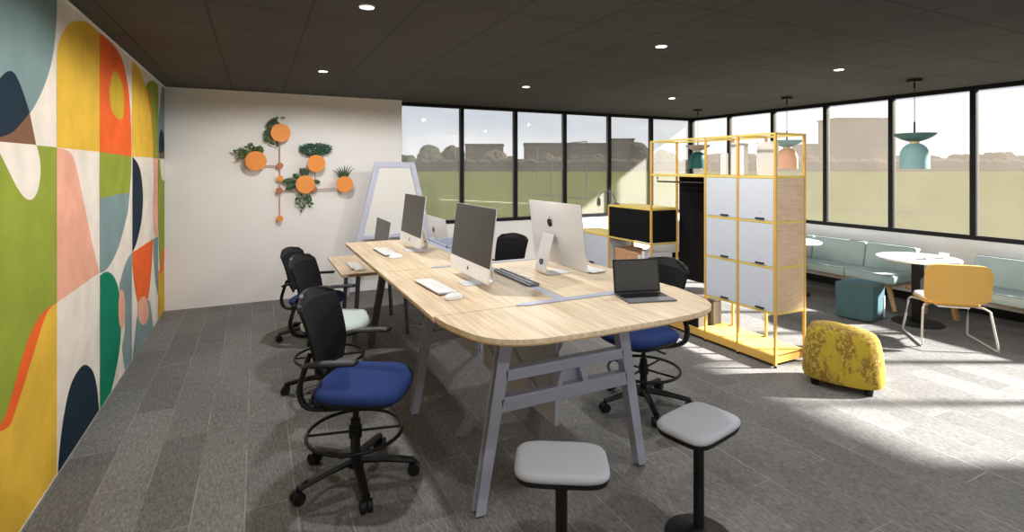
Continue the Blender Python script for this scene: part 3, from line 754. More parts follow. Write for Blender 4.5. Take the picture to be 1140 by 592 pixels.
# laptop
lp=thing('laptop','open dark grey laptop on the rounded table end','laptop',(1.959,2.36,DZ),-15*D2R); lp.scale=(.88,.88,.88)
bm=bmesh.new(); box(bm,-.16,.16,-.22,0,.001,.010,bev=.003); obj('base',bm,'space',lp)
bm=bmesh.new()
for r in range(5):
    for k in range(14): box(bm,-.142+k*.0207,-.142+k*.0207+.0175,-.03-r*.019-.016,-.03-r*.019,.010,.0112)
obj('keys',bm,'black',lp)
obj('key_bed',B(-.148,.148,-.128,-.022,.0098,.0104),'black',lp)
obj('touchpad',B(-.05,.05,-.205,-.138,.0100,.0106),'space',lp)
mt=Matrix.Translation((0,.002,.010))@Matrix.Rotation(-8*D2R,4,'X')
bm=bmesh.new(); box(bm,-.16,.16,0,.006,0,.215,bev=.002); ld=obj('lid',xf(bm,mt),'black',lp)
bm=bmesh.new(); box(bm,-.150,.150,-.001,.001,.016,.205); obj('screen',xf(bm,mt),'screen',ld)
bm=bmesh.new(); cylax(bm,(-.13,.002,.010),(.13,.002,.010),.006,10); obj('hinge',bm,'black',lp)

# ------------------------------------------------------------------ wall planters
wy=YB
ps=thing('wall_planter_frame','dusky pink rod frame with small copper joint discs mounted on the white wall','planter frame',(0,0,0))
def disc(x,z,r,y0,y1,m,nm,parent,seg=40):
    bm=bmesh.new(); cylax(bm,(x,wy-y0,z),(x,wy-y1,z),r,seg); return obj(nm,bm,m,parent,True)
def rod(pts): 
    bm=tube(bmesh.new(),[(x,wy-.05,z) for x,z in pts],.0075,8,smooth=0); obj('rod',bm,'rod',ps,True)
rod([(.272,2.22),(.272,1.08)]); rod([(-.011,1.785),(.272,1.785)]); rod([(.272,1.455),(1.086,1.47)]); rod([(.715,1.815),(.715,1.46)])
for x,z,r,m in ((.272,1.785,.042,'copper'),(.274,1.616,.040,'orange'),(.266,1.455,.042,'copper'),(.70,1.462,.042,'copper'),(.274,1.082,.040,'orange')): 
    disc(x,z,r,.045,.075,m,'joint_disc',ps,28); disc(x,z,.010,0,.05,'rod','wall_peg',ps,10)
def leafm(bm,base,dirv,l,w,droop=.3):
    dirv=Vector(dirv).normalized(); side=dirv.cross(Vector((0,1,0)));
    if side.length<.1: side=Vector((1,0,0))
    side.normalize(); b=Vector(base); n=dirv.cross(side)
    P=[]; 
    for t,ww in ((0,.15),(.3,.9),(.6,1),(.85,.6),(1,.05)):
        c=b+dirv*l*t+Vector((0,0,-droop*l*t*t)); P.append((c-side*w/2*ww,c+n*w*.12,c+side*w/2*ww))
    V=[[bm.verts.new(q) for q in p] for p in P]
    for i in range(4):
        for k in range(2): bm.faces.new((V[i][k],V[i][k+1],V[i+1][k+1],V[i+1][k]))
def planter(x,z,r,label):
    t=thing('wall_planter',label,'planter',(x,wy,z),0,'orange disc planters')
    bm=bmesh.new(); cylax(bm,(0,-.13,0),(0,-.145,0),r,48); bmesh.ops.bevel(bm,geom=[e for e in bm.edges if len(e.link_faces)==2 and e.calc_face_angle(0)>1],offset=.003,segments=2,affect='EDGES'); obj('disc',bm,'orange',t,True)
    bm=lathe(bmesh.new(),[(r*.45,-r*.55),(r*.62,-r*.45),(r*.70,r*.42),(r*.64,r*.42),(r*.57,-r*.40),(r*.3,-r*.42)],seg=28); 
    xf(bm,Matrix.Translation((0,-.068,0))@Matrix.Diagonal((1,.06/(r*.70),1,1))); obj('pot',bm,'copper',t,True)
    return t
def plant(x,z,kind,label):
    t=thing('potted_plant',label,'plant',(x,wy,z),0,'green plants in the wall planters'); rd=random.Random(int(x*100+900)); bm=bmesh.new(); sm=bmesh.new(); y=-.07
    if kind=='bush':      # wide fine crown
        for k in range(430):
            a=rd.uniform(0,2*PI); e=rd.uniform(0,1)**.5; px_=math.cos(a)*.20*e; pz=.175+math.sin(a)*.085*e+.015*abs(px_)*8; py=rd.uniform(-.045,.045)
            leafm(bm,(px_,y+py,pz),(rd.uniform(-1,1)+px_*3,rd.uniform(-.5,.5),rd.uniform(-.2,1)),.034,.013,.1)
        for k in range(26):
            a=rd.uniform(-1,1); tube(sm,[(a*.03,y,.04),(a*.07,y+rd.uniform(-.03,.02),.10),(a*.18,y+rd.uniform(-.03,.03),.20)],.002,5)
        m='leaf2'
    elif kind=='mound':
        for k in range(34):
            a=rd.uniform(.35,PI+.35); l=rd.uniform(.10,.17); c,s_=math.cos(a),math.sin(a)
            q=[Vector((c*.03-.02,y,.05)),Vector((c*l*.6-.03,y+rd.uniform(-.03,.03),.06+s_*l*.7)),Vector((c*l-.06+rd.uniform(-.03,.01),y+rd.uniform(-.04,.03),.05+s_*l))]
            pp=smooth_path(q,4); tube(sm,pp,.0018,5)
            for p in pp[3:]: leafm(bm,p,(c+rd.uniform(-.8,.8),rd.uniform(-.7,.4),s_+rd.uniform(-.7,.6)),.036,.020,.2)
        m='leaf3'
    elif kind=='trail':
        for k in range(9):
            sx=-.05-k*.014-rd.random()*.02; q=[Vector((0,y,.07)),Vector((sx*.6,y+.005,.185-rd.random()*.06)),Vector((sx,y-.005,.06-rd.random()*.05)),Vector((sx*.95,y-.005,-.05-rd.random()*.11))]
            pp=smooth_path(q,5); tube(sm,pp,.002,5)
            for p in pp[4:]:
                if rd.random()<.75: leafm(bm,p,(rd.uniform(-1,1),rd.uniform(-.5,.2),rd.uniform(-1,.6)),.040,.027,.2)
        for k in range(14):
            a=rd.uniform(1.2,2.9); leafm(bm,(math.cos(a)*.12,y,.10+math.sin(a)*.09),(math.cos(a),-.3,math.sin(a)),.042,.022,.2)
        m='leaf'
    elif kind=='broad':
        for (dx,dz,l,w) in ((-1,.15,.19,.085),(-.9,-.22,.16,.085),(-.6,.5,.12,.07),(-.05,1,.11,.06),(.2,.9,.09,.05),(.9,.1,.11,.06),(-.25,.9,.12,.055)):
            leafm(bm,(dx*.10,y+.01,.02+dz*.11),(dx,-.05,dz),l,w,.12)
        for k in range(7):
            sx=-.09+k*.025; q=[Vector((sx*.3,y+.02,.0)),Vector((sx*.7,y+.01,-.10)),Vector((sx,y+.0,-.18)),Vector((sx*1.3,y,-.24-rd.random()*.10))]
            pp=smooth_path(q,5); tube(sm,pp,.002,5)
            for p in pp[7:]:
                if rd.random()<.7: leafm(bm,p,(rd.uniform(-1,1),-.2,rd.uniform(-1,.1)),.038,.024,.2)
        m='leaf'
    else:                  # aloe spikes
        for k in range(8):
            a=PI/2+.05+(k-3.5)*.20; l=.19+.05*rd.random(); q=[Vector((math.cos(a)*.03,y+rd.uniform(-.02,.02),.04)),Vector((math.cos(a)*l*.55,y-.005,.04+math.sin(a)*l*.7)),Vector((math.cos(a)*l*1.1,y-.02*rd.random(),.05+math.sin(a)*l*1.05))]
            tube(bm,q,lambda s:.016*(1-s)+.001,7,sx=1,sy=.5,smooth=4,up=(0,1,0))
        m='leaf'
    obj('foliage',bm,m,t,kind=='aloe')
    if len(sm.verts): obj('stems',sm,'leaf3',t)
    else: sm.free()
    return t
for x,z,r,k,l1,l2 in ((.28,2.215,.120,'trail','topmost orange disc planter','dark trailing plant hanging left of the topmost planter'),
                   (-.011,1.845,.125,'mound','leftmost orange disc planter','low leafy green plant over the leftmost planter'),
                   (.719,1.815,.116,'bush','orange disc planter under the fine bushy plant','fine bluish green bush spreading over a planter'),
                   (.582,1.535,.120,'broad','lower middle orange disc planter, broad leaves around it','broad leaved plant with trailing stems below the lower middle planter'),
                   (1.088,1.528,.112,'aloe','rightmost orange disc planter','spiky aloe like plant standing in the rightmost planter')):
    planter(x,z,r,l1+' on the white wall'); plant(x,z,k,l2)

M['frost']=mat('off_white_panel',(.74,.73,.70),.6,var=.01)
# ------------------------------------------------------------------ trapezoid whiteboard on stand
wb=thing('whiteboard_stand','tall trapezoid whiteboard stand with lilac frame near the end of the white wall','whiteboard',(0,0,0))
yb=7.32
def bar(p,q,w,m='lilac',nm='frame_leg',th=.03,par=None):
    th=.03 if nm=='frame_leg' else .022
    p=Vector(p); q=Vector(q); d=(q-p); bm=bmesh.new(); L_=d.length
    box(bm,-w/2,w/2,-th/2,th/2,0,L_,bev=.006)
    z=d.normalized(); yax=Vector((0,1,0)); x=yax.cross(z).normalized(); y=z.cross(x)
    mtx=Matrix((x,y,z)).transposed().to_4x4(); mtx.translation=p; xf(bm,mtx); return obj(nm,bm,m,par or wb)
M['lilac_light']=mat('pale_lilac_metal',(.50,.53,.66),.5)
tl=(1.50,yb,1.80); tr_=(2.00,yb,1.80); bl=(1.08,yb,.02); br=(2.42,yb,.02)
bar(bl,tl,.075,'lilac_light'); bar(br,tr_,.075,'lilac_light')
bar((1.47,yb,1.80),(2.03,yb,1.80),.075,'lilac_light','top_bar'); 
bar((1.24,yb,.80),(2.26,yb,.80),.06,'lilac_light','lower_bar'); bar((1.14,yb,.35),(2.36,yb,.35),.06,'lilac_light','foot_bar')
bm=bmesh.new(); vs=[]
for y_ in (yb+.004,yb+.014):
    for x_,z_ in ((1.29,.82),(2.21,.82),(1.985,1.77),(1.515,1.77)): vs.append(bm.verts.new((x_,y_,z_)))
bm.faces.new(vs[:4]); bm.faces.new(vs[4:][::-1])
for k in range(4): bm.faces.new((vs[k],vs[(k+1)%4],vs[4+(k+1)%4],vs[4+k]))
obj('board',bm,'frost',wb)
bm=bmesh.new(); box(bm,1.62,2.05,yb-.16,yb-.02,.79,.80); box(bm,1.62,2.05,yb-.16,yb-.15,.79,.85,bev=.002); box(bm,1.62,1.63,yb-.16,yb-.02,.79,.85); box(bm,2.04,2.05,yb-.16,yb-.02,.79,.85); obj('accessory_tray',bm,'lilac_light',wb)

# ------------------------------------------------------------------ yellow shelving
XF=4.08; XK=4.47; PW=.022
sh=thing('shelving_unit','tall yellow framed open shelving unit dividing desks from the lounge','shelving',(0,0,0))
ys=[3.08,3.475,3.87,4.68,5.48,6.28]
zl=[.47,.87,1.27,1.67,2.055]
def post(x,y,z1):
    bm=bmesh.new(); box(bm,x-PW/2,x+PW/2,y-PW/2,y+PW/2,.02,z1,bev=.002); p=obj('post',bm,'yellow',sh)
    g=cyl(bmesh.new(),x,y,0,.02,.012,seg=12); obj('foot',g,'black',p)
for x in (XF,XK):
    for y,z1 in zip(ys,(2.065,2.065,2.065,2.065,1.28,.88)): post(x,y,z1)
def railb(x0,y0,x1,y1,z,h=.020):
    bm=bmesh.new()
    if x0==x1: box(bm,x0-.008,x0+.008,y0+PW/2,y1-PW/2,z-h/2,z+h/2,bev=.002)
    else: box(bm,x0+PW/2,x1-PW/2,y0-.008,y0+.008,z-h/2,z+h/2,bev=.002)
    obj('rail',bm,'yshelf',sh)
for x in (XF,XK):
    for i in range(3): railb(x,ys[i],x,ys[i+1],2.055)
    for i in range(2):
        for z in zl[:4]: railb(x,ys[i],x,ys[i+1],z)
    railb(x,ys[2],x,ys[3],1.67); railb(x,ys[3],x,ys[4],1.27); railb(x,ys[3],x,ys[4],.87); railb(x,ys[4],x,ys[5],.87); railb(x,ys[4],x,ys[5],.45)
    railb(x,ys[3],x,ys[4],.45)
for y in ys[:4]: railb(XF,y,XK,y,2.055)
for y in (ys[0],ys[1],ys[2]):
    for z in zl[:4]: railb(XF,y,XK,y,z)
for y in (ys[3],ys[4]):
    for z in (.45,.87,1.27): railb(XF,y,XK,y,z)
railb(XF,ys[3],XK,ys[3],1.67)
for z in (.45,.87): railb(XF,ys[5],XK,ys[5],z)
# base trays
for i in range(5):
    bm=bmesh.new(); y0,y1=ys[i]+PW/2,ys[i+1]-PW/2
    box(bm,XF-.011,XF+.003,y0,y1,.03,.105,bev=.002); box(bm,XK-.003,XK+.011,y0,y1,.03,.105,bev=.002); box(bm,XF,XK,y0,y1,.092,.104)
    box(bm,XF,XK,y0,y0+.01,.03,.10); box(bm,XF,XK,y1-.01,y1,.03,.10)
    obj('base_tray',bm,'yshelf' if 0 else 'yellow',sh)
    obj('base_shelf',B(XF+.004,XK-.004,y0+.002,y1-.002,.104,.110),'yshelf',sh)
# top boards
obj('top_board',B(XF,XK,ys[4]+.012,ys[5]-.012,.872,.888,bev=.002),'yshelf',sh)
obj('top_board',B(XF,XK,ys[3]+.012,ys[4]-.012,1.272,1.288,bev=.002),'yshelf',sh)
# lockers : six, each with door, handle, lock
def locker(y0,y1,z0,z1,door=True,nm='locker'):
    t=bpy.data.objects.new(nm,None); C.objects.link(t); t.parent=sh
    bm=bmesh.new(); x0,x1=XF+.012,XK-.012
    box(bm,x0,x1,y0,y0+.014,z0,z1); box(bm,x0,x1,y1-.014,y1,z0,z1); box(bm,x0,x1,y0,y1,z0,z0+.014); box(bm,x0,x1,y0,y1,z1-.014,z1); box(bm,x1-.01,x1,y0,y1,z0,z1)
    return t,bm
def part_box(nm,bm,m,kids=()):
    return obj(nm,bm,m,sh)
for i in (0,1):
    for j in range(3):
        y0,y1,z0,z1=ys[i]-.006,ys[i+1]-.013,zl[j]+.0105,zl[j+1]-.0105
        bm=bmesh.new(); x0,x1=XF+.0115,XK-.0115
        box(bm,x0,x1,y0,y0+.012,z0,z1); box(bm,x0,x1,y1-.014,y1,z0,z1); box(bm,x0,x1-.01,y0+.012,y1-.014,z0,z0+.014); box(bm,x0,x1-.01,y0+.012,y1-.014,z1-.014,z1); box(bm,x1-.01,x1,y0+.012,y1-.014,z0,z1)
        obj('locker_box',bm,'oakz',sh)
        d=obj('locker_door',B(XF-.008,XF+.009,y0+.020,y1-.002,z0+.002,z1-.002,bev=.003),'cab',sh)
        ym=y0+.155; bm=bmesh.new(); box(bm,XF-.022,XF-.006,ym-.045,ym+.045,z0+.012,z0+.026,bev=.004); obj('handle',bm,'black',d)
        bm=bmesh.new(); cylax(bm,(XF-.007,ym-.005,z0+.075),(XF-.011,ym-.005,z0+.075),.009,16); obj('lock',bm,'alu',d)
# black wardrobe back panel + coat rail + black cabinet + grey low cabinet
obj('wardrobe_panel',B(XK-.012,XK+.002,ys[2]+.013,ys[3]-.05,.47,1.655,bev=.002),'blackpanel',sh)
bm=tube(bmesh.new(),[(XF+.05,ys[3]-.05,1.655),(XF+.05,ys[3]-.05,1.60),(XF+.05,ys[2]+.05,1.60),(XF+.05,ys[2]+.05,1.655)],.009,8); obj('coat_rail',bm,'black',sh,True)
bm=bmesh.new(); y0,y1=ys[3]+.012,ys[4]-.012; box(bm,XF-.004,XF+.010,y0,y1,.885,1.258,bev=.002); box(bm,XK-.010,XK+.002,y0,y1,.885,1.258,bev=.002); box(bm,XF+.012,XK-.012,ys[3]-.004,ys[3]+.010,.885,1.258,bev=.002); box(bm,XF+.012,XK-.012,ys[4]-.010,ys[4]+.004,.885,1.258); box(bm,XF,XK,y0,y1,.883,.893)
obj('black_cabinet',bm,'blackpanel',sh)
y0,y1=ys[4]+.013,ys[5]-.013; bm=bmesh.new(); box(bm,XF+.008,XK-.008,y0,y1,.463,.476); box(bm,XK-.02,XK-.008,y0,y1,.463,.858); box(bm,XF+.008,XK-.008,y0,y0+.014,.463,.858); box(bm,XF+.008,XK-.008,y1-.014,y1,.463,.858)
obj('low_cabinet_box',bm,'cab',sh)
d=obj('flap_door',B(XF-.008,XF+.008,y0+.002,y1-.002,.465,.856,bev=.003),'cab',sh)
bm=bmesh.new(); box(bm,XF-.022,XF-.006,5.80,5.90,.475,.492,bev=.004); obj('handle',bm,'black',d)
obj('shelf_board',B(XF+.01,XK-.01,ys[3]+.013,ys[4]-.013,.455,.467),'yshelf',sh)
obj('shelf_board',B(XF+.01,XK-.01,ys[2]+.013,ys[3]-.013,1.675,1.687),'yshelf',sh)
for i in (0,1): obj('shelf_board',B(XF+.01,XK-.01,ys[i]+.013,ys[i+1]-.013,1.675,1.683),'yshelf',sh)
# things on the shelving
def storage_box(name,x0,x1,y0,y1,z0,z1,m,label,cat,group=None,lid=False,m2=None):
    t=thing(name,label,cat,((x0+x1)/2,(y0+y1)/2,z0),0,group)
    a,b,h=(x1-x0)/2,(y1-y0)/2,z1-z0
    obj('body',B(-a,a,-b,b,0,h,bev=.004),m,t)
    if lid: obj('lid',B(-a-.004,a+.004,-b-.004,b+.004,h-.03,h+.004,bev=.003),m2 or m,t)
    return t
storage_box('cardboard_box',4.14,4.40,5.21,5.43,.468,.735,'card','tan cardboard box standing farther back under the black cabinet','box','tan boxes',True)
storage_box('cardboard_box',4.12,4.38,4.955,5.18,.468,.725,'card','tan cardboard box standing nearer, under the black cabinet','box','tan boxes',True)
def binder(x,y,w,h,d,z,label,m='paper',grp='white binders and files'):
    t=thing('binder',label,'binder',(x,y,z),0,grp)
    bm=bmesh.new(); box(bm,-d/2,d/2,-w/2,-w/2+.004,0,h,bev=.001); box(bm,-d/2,d/2,w/2-.004,w/2,0,h,bev=.001); box(bm,-d/2,-d/2+.004,-w/2,w/2,0,h,bev=.001); obj('cover',bm,m,t)
    obj('pages',B(-d/2+.006,d/2-.01,-w/2+.005,w/2-.005,.004,h-.012),'whitep',t); 
    bm=bmesh.new(); cylax(bm,(-d/2-.001,0,.05),(-d/2-.003,0,.05),.012,16); obj('finger_ring',bm,'alu',t)
    return t
binder(4.22,4.905,.055,.245,.25,.468,'white binder nearest the cardboard boxes, under the black cabinet')
binder(4.22,4.835,.060,.30,.25,.468,'tallest white binder, standing between the shorter one and the glass front bin')
t=storage_box('file_bin',4.12,4.42,4.70,4.785,.468,.76,'cab','pale grey file bin at the near end under the black cabinet','bin')
# white boards and boxes on top
storage_box('white_box',4.20,4.235,3.72,3.79,1.684,1.90,'paper','short white slim box on the top shelf, nearest the wardrobe side','box','white slim boxes on the top shelf')
storage_box('white_box',4.22,4.27,3.59,3.68,1.684,2.00,'whitep','tall white slim box beside the short one on the top shelf','box','white slim boxes on the top shelf')
storage_box('white_box',4.20,4.25,3.50,3.57,1.684,1.99,'paper','tall white slim box next to the middle post on the top shelf','box','white slim boxes on the top shelf')
t=thing('display_panel','off white thin display panel leaning on the top shelf, right of the slim boxes','panel',(4.33,3.35,1.684))
bm=bmesh.new(); box(bm,-.008,.008,-.11,.11,0,.315,bev=.002); obj('panel',bm,'frost',t); bm=bmesh.new()
for a in ((-.11,-.10,0,.315),(.10,.11,0,.315),(-.11,.11,.305,.315),(-.11,.11,0,.01)): box(bm,-.012,-.006,a[0],a[1],a[2],a[3])
obj('edge',bm,'whitep',t)
# dark bins on base
t=thing('floor_bin','black and taupe lidded bin standing on the yellow base of the wardrobe bay','bin',(4.245,4.30,.110))
obj('body',B(-.16,.17,-.33,.20,0,.245,bev=.006),'taupe',t); obj('front_panel',B(-.168,-.158,-.33,.20,0,.245,bev=.003),'blackpanel',t)
obj('seam_strip',B(-.02,.01,-.336,-.328,.0,.245,bev=.002),'blackpanel',t); obj('lid',B(-.172,.176,-.338,.206,.245,.258,bev=.004),'taupe',t)
# gooseneck lamp on the black cabinet
t=thing('gooseneck_lamp','small dark arched lamp standing on the black cabinet','lamp',(4.14,5.41,1.289))
bm=tube(bmesh.new(),[(0,0,0),(-.01,.005,.06),(-.03,.04,.13),(-.06,.10,.165),(-.09,.17,.15),(-.105,.22,.10),(-.11,.225,.06)],.006,8,smooth=5); obj('arm',bm,'darkleg',t,True)
bm=lathe(bmesh.new(),[(.008,.075),(.022,.062),(.026,.01),(.026,-.02),(.010,-.02)],-.11,.225,20); obj('shade',bm,'darkleg',t,True)
bm=cyl(bmesh.new(),0,0,0,.012,.045,seg=28); obj('base',bm,'darkleg',t,True)
bm=bmesh.new(); bmesh.ops.create_uvsphere(bm,u_segments=14,v_segments=10,radius=.018,matrix=Matrix.Translation((-.11,.225,-.028))); obj('bulb',bm,'china',t,True)

# ------------------------------------------------------------------ lounge
# mustard pouf
t=thing('pouf','mustard yellow patchwork pouf on small black feet beside the shelving end','pouf',(4.25,2.60,0),26*D2R)
o=outline_super(1,1,2.7,56); bm=bmesh.new(); rings=[]
prof=[(.84,.05),(.96,.058),(1.0,.085),(.99,.16),(.955,.26),(.91,.35),(.86,.405),(.79,.438),(.65,.455),(.45,.462),(.2,.465),(.05,.466)]
for s,z in prof:
    rings.append([bm.verts.new((x*.200*s, y*.285*s, z*1.07-(.025*(1-y*s) if z>.2 else 0)*(z-.2)/.26)) for x,y in o])
for i in range(len(rings)-1):
    for k in range(56): bm.faces.new((rings[i][k],rings[i][(k+1)%56],rings[i+1][(k+1)%56],rings[i+1][k]))
bm.faces.new(rings[0][::-1]); bm.faces.new(rings[-1]); obj('body',bm,'pouf',t,True)
for x,y in ((.11,.18),(-.11,.18),(.11,-.18),(-.11,-.18)):
    bm=cyl(bmesh.new(),x,y,0,.055,.028,.034,16); obj('foot',bm,'black',t,True)
# teal pouf: chamfered cube
t=thing('pouf','dusty teal cube pouf with cut corners in front of the aqua bench','pouf',(6.34,3.68,0),8*D2R)
a=.185; ch=.06; pts=[(-a+ch,-a),(a,-a),(a,a-ch),(a-ch,a),(-a,a),(-a,-a+ch)]
bm=prism(bmesh.new(),pts,.012,.42,.012); 
for v in bm.verts:
    if v.co.z<.1: v.co.x*=.97; v.co.y*=.97
obj('body',bm,'teal',t,True)
bm=bmesh.new(); n=6; tube(bm,[(x*.985,y*.985,.413) for x,y in pts],.004,6,True); obj('piping',bm,'piping',t)
obj('side_strip',B(.162,.1845,-.189,-.178,.02,.27,bev=.003),'whitep',t); obj('base',B(-.15,.15,-.15,.15,0,.014),'black',t)
# benches along the right wall
def bench(name,label,ysb,near_open):
    t=thing(name,label,'sofa',(0,0,0),0,'aqua upholstered wall benches')
    for i in range(len(ysb)-1):
        y0,y1=ysb[i],ysb[i+1]
        s_=obj('seat_cushion',B(6.88,7.36,y0+.004,y1-.004,.335,.45,bev=.028,seg=3),'sofa',t,True)
        p=bmesh.new(); tube(p,[(6.885,y0+.03,.442),(6.885,y1-.03,.442)],.004,6); tube(p,[(6.885,y0+.03,.345),(6.885,y1-.03,.345)],.004,6); obj('piping',p,'piping',s_)
        bm=bmesh.new(); box(bm,0,.15,y0+.004,y1-.004,0,.345,bev=.028,seg=3); xf(bm,Matrix.Translation((7.30,0,.425))@Matrix.Rotation(11*D2R,4,'Y'))
        b_=obj('back_cushion',bm,'sofa',t,True)
        p=bmesh.new(); tube(p,[(7.375,y0+.03,.768),(7.375,y1-.03,.768)],.004,6); obj('piping',p,'piping',b_)
    obj('seat_platform',B(7.02,7.38,ysb[0]+.05,ysb[-1]-.05,.30,.334,bev=.004),'oakleg',t)
    for y in ((ysb[0]+.20,ysb[-1]-.25) if near_open else (ysb[0]+.25,ysb[0]+1.1)):
        for s in (-1,1):
            bm=bmesh.new(); cylax(bm,(6.99,y+s*.16,0),(7.08,y+s*.03,.30),.030,4,.034); obj('leg',bm,'oakleg',t)
    return t
bench('bench_sofa','long aqua wall bench running from the round table to the window corner',[3.60,4.20,4.93,5.66,6.39,7.12],True)
bench('bench_sofa','aqua wall bench cut by the right edge of the picture, behind the mustard chair',[.9,1.6,2.3,3.02],False)
st=thing('side_table','low oak slab table with crossed legs in the gap between the two aqua benches','side table',(7.22,3.31,0))
obj('slab',B(-.19,.19,-.245,.245,.30,.335,bev=.004),'oakleg',st)
for y in (.13,):
    for s in (-1,1):
        bm=bmesh.new(); cylax(bm,(.02,-.02+s*.16,0),(.0,-.02+s*.12,.30),.030,4,.034); obj('leg',bm,'oakleg',st)
# round tables
def rtable(label,x,y):
    t=thing('round_table',label,'table',(x,y,0),0,'round pedestal tables')
    obj('tabletop',lathe(bmesh.new(),[(.362,.716),(.385,.720),(.392,.729),(.392,.738),(.386,.742)],seg=64),'white',t,True)
    obj('column',B(-.045,.045,-.045,.045,.02,.712,bev=.006),'black',t)
    obj('base',lathe(bmesh.new(),[(.245,0),(.247,.006),(.237,.014),(.05,.022)],seg=56),'black',t,True)
    return t
r=rtable('white round table on a black column, the mustard chair at it',6.72,3.27)
dup(r,(6.70,4.83,0),0,'white round table mostly hidden behind the shelving end')
# cup, bowl and book on table
def cup(label,x,y,r=.045):
    t=thing('cup',label,'cup',(x,y,.742),0,'white china on the round table')
    obj('bowl',lathe(bmesh.new(),[(r*.5,.008),(r*.55,.010),(r*.9,.03),(r,.058),(r*.95,.058),(r*.85,.032),(r*.45,.014)],seg=28),'china',t,True)
    obj('saucer',lathe(bmesh.new(),[(r*.8,0),(r*1.55,.008),(r*1.6,.011),(r*.7,.006)],seg=32),'china',t,True)
    bm=tube(bmesh.new(),[(r*.9,0,.048),(r*1.35,0,.045),(r*1.3,0,.025),(r*.85,0,.022)],.004,6,smooth=3); obj('handle',bm,'china',t,True)
cup('white cup with saucer nearer the open book on the round table',6.66,3.16); cup('white cup with saucer nearer the sofa side of the round table',6.90,3.10)
t=thing('open_book','grey notebook lying open on the round table','book',(6.60,3.36,.742),35*D2R)
for s in (-1,1): obj('page_block',xf(B(0,.10,-.07,.07,.0,.006,bev=.002),Matrix.Diagonal((s,1,1,1))),'paper',t)
obj('cover',B(-.104,.104,-.073,.073,.0,.0018),'darkleg',t)
# mustard chair on sled legs
t=thing('lounge_chair','mustard backed chair on pale steel sled legs, pushed towards the round table','chair',(6.28,2.80,0),44*D2R)
def yb_(s,t_):
    w=.275; e=abs(2*t_-1); 
    if e>.6: w*=math.sqrt(max(0,1-((e-.6)/.4)**2*.18))
    return (-.235-.05*t_+.016*s*s,s*w*.97,.435+.385*t_)
bmq=shell(bmesh.new(),yb_,18,16,.03)
# round the corners of the back
for v in bmq.verts:
    ss=v.co.y/.27; tt_=(v.co.z-.628)/.192
    q=(abs(ss)**5+abs(tt_)**5)**.2
    if q>1.0: v.co.y/=q**.9; v.co.z=.628+(v.co.z-.628)/q**.9
obj('backrest',bmq,'mustard',t,True)
bm=cushion(bmesh.new(),.215,.235,.425,.462,4,.004,.02); bmesh.ops.translate(bm,verts=bm.verts,vec=(.03,0,0)); obj('seat',bm,'white',t,True)
bm=loft(bmesh.new(),outline_super(.222,.243,4),[(.8,.398),(.97,.406),(1,.418),(1,.430)]); bmesh.ops.translate(bm,verts=bm.verts,vec=(.02,0,0)); obj('seat_shell',bm,'mustard',t,True)
obj('under_frame',B(-.17,.17,-.13,.13,.375,.397,bev=.006),'whitep',t)
for s in (-1,1):
    bm=tube(bmesh.new(),[(-.05,s*.15,.386),(-.16,s*.24,.388),(-.215,s*.268,.37),(-.245,s*.285,.20),(-.285,s*.300,.035),(-.28,s*.302,.012),(-.24,s*.300,.010),(.24,s*.285,.010),(.285,s*.282,.014),(.285,s*.280,.04),(.24,s*.268,.20),(.20,s*.258,.36),(.17,s*.245,.388),(.05,s*.15,.386)],.0105,10); obj('sled_leg',bm,'leg',t,True)
# pendants
def pendant(label,x,y,m_dish,m_bell,shift=0):
    t=thing('pendant_lamp',label,'lamp',(x,y,0),0,'two part pendant lamps over the lounge')
    bm=lathe(bmesh.new(),[(.02,HC-.035),(.068,HC-.035),(.072,HC-.028),(.072,HC-.002)],seg=36); obj('ceiling_rose',bm,'black',t,True)
    bm=cyl(bmesh.new(),0,0,HC-.10,HC-.03,.010,seg=12); obj('strain_relief',bm,'black',t,True)
    bm=cyl(bmesh.new(),0,0,2.25,HC-.08,.0035,seg=8); obj('cord',bm,'black',t)
    bm=cyl(bmesh.new(),0,0,2.07,2.27,.009,seg=12); obj('stem',bm,'black',t,True)
    bm=lathe(bmesh.new(),[(.012,2.118),(.200,2.140),(.204,2.137),(.175,2.108),(.12,2.075),(.06,2.052),(.03,2.05)],seg=48); obj('dish',bm,m_dish,t,True)
    bm=cyl(bmesh.new(),0,0,2.028,2.052,.045,seg=28); obj('neck_ring',bm,'brass',t,True)
    bm=lathe(bmesh.new(),[(.03,2.03),(.065,2.022),(.108,1.985),(.132,1.93),(.138,1.87),(.138,1.745),(.134,1.745),(.134,1.87),(.127,1.93),(.104,1.98),(.062,2.014),(.03,2.022)],seg=48,cap=False); obj('bell_shade',bm,m_bell,t,True)
    bm=bmesh.new(); bmesh.ops.create_uvsphere(bm,u_segments=16,v_segments=10,radius=.04,matrix=Matrix.Translation((0,0,1.90))); cyl(bm,0,0,1.93,2.02,.02,seg=16); obj('bulb',bm,'china',t,True)
pendant('pendant lamp with green dish over an aqua bell, nearest the right edge',6.62,3.253,'pteal','paqua')
pendant('pendant lamp with pale green dish over a peach bell, behind the shelving end',6.68,4.862,'paqua','ppeach')
pendant('pendant lamp with taupe dish over a dark green bell, near the window corner',6.738,6.56,'ptaupe','pdark')

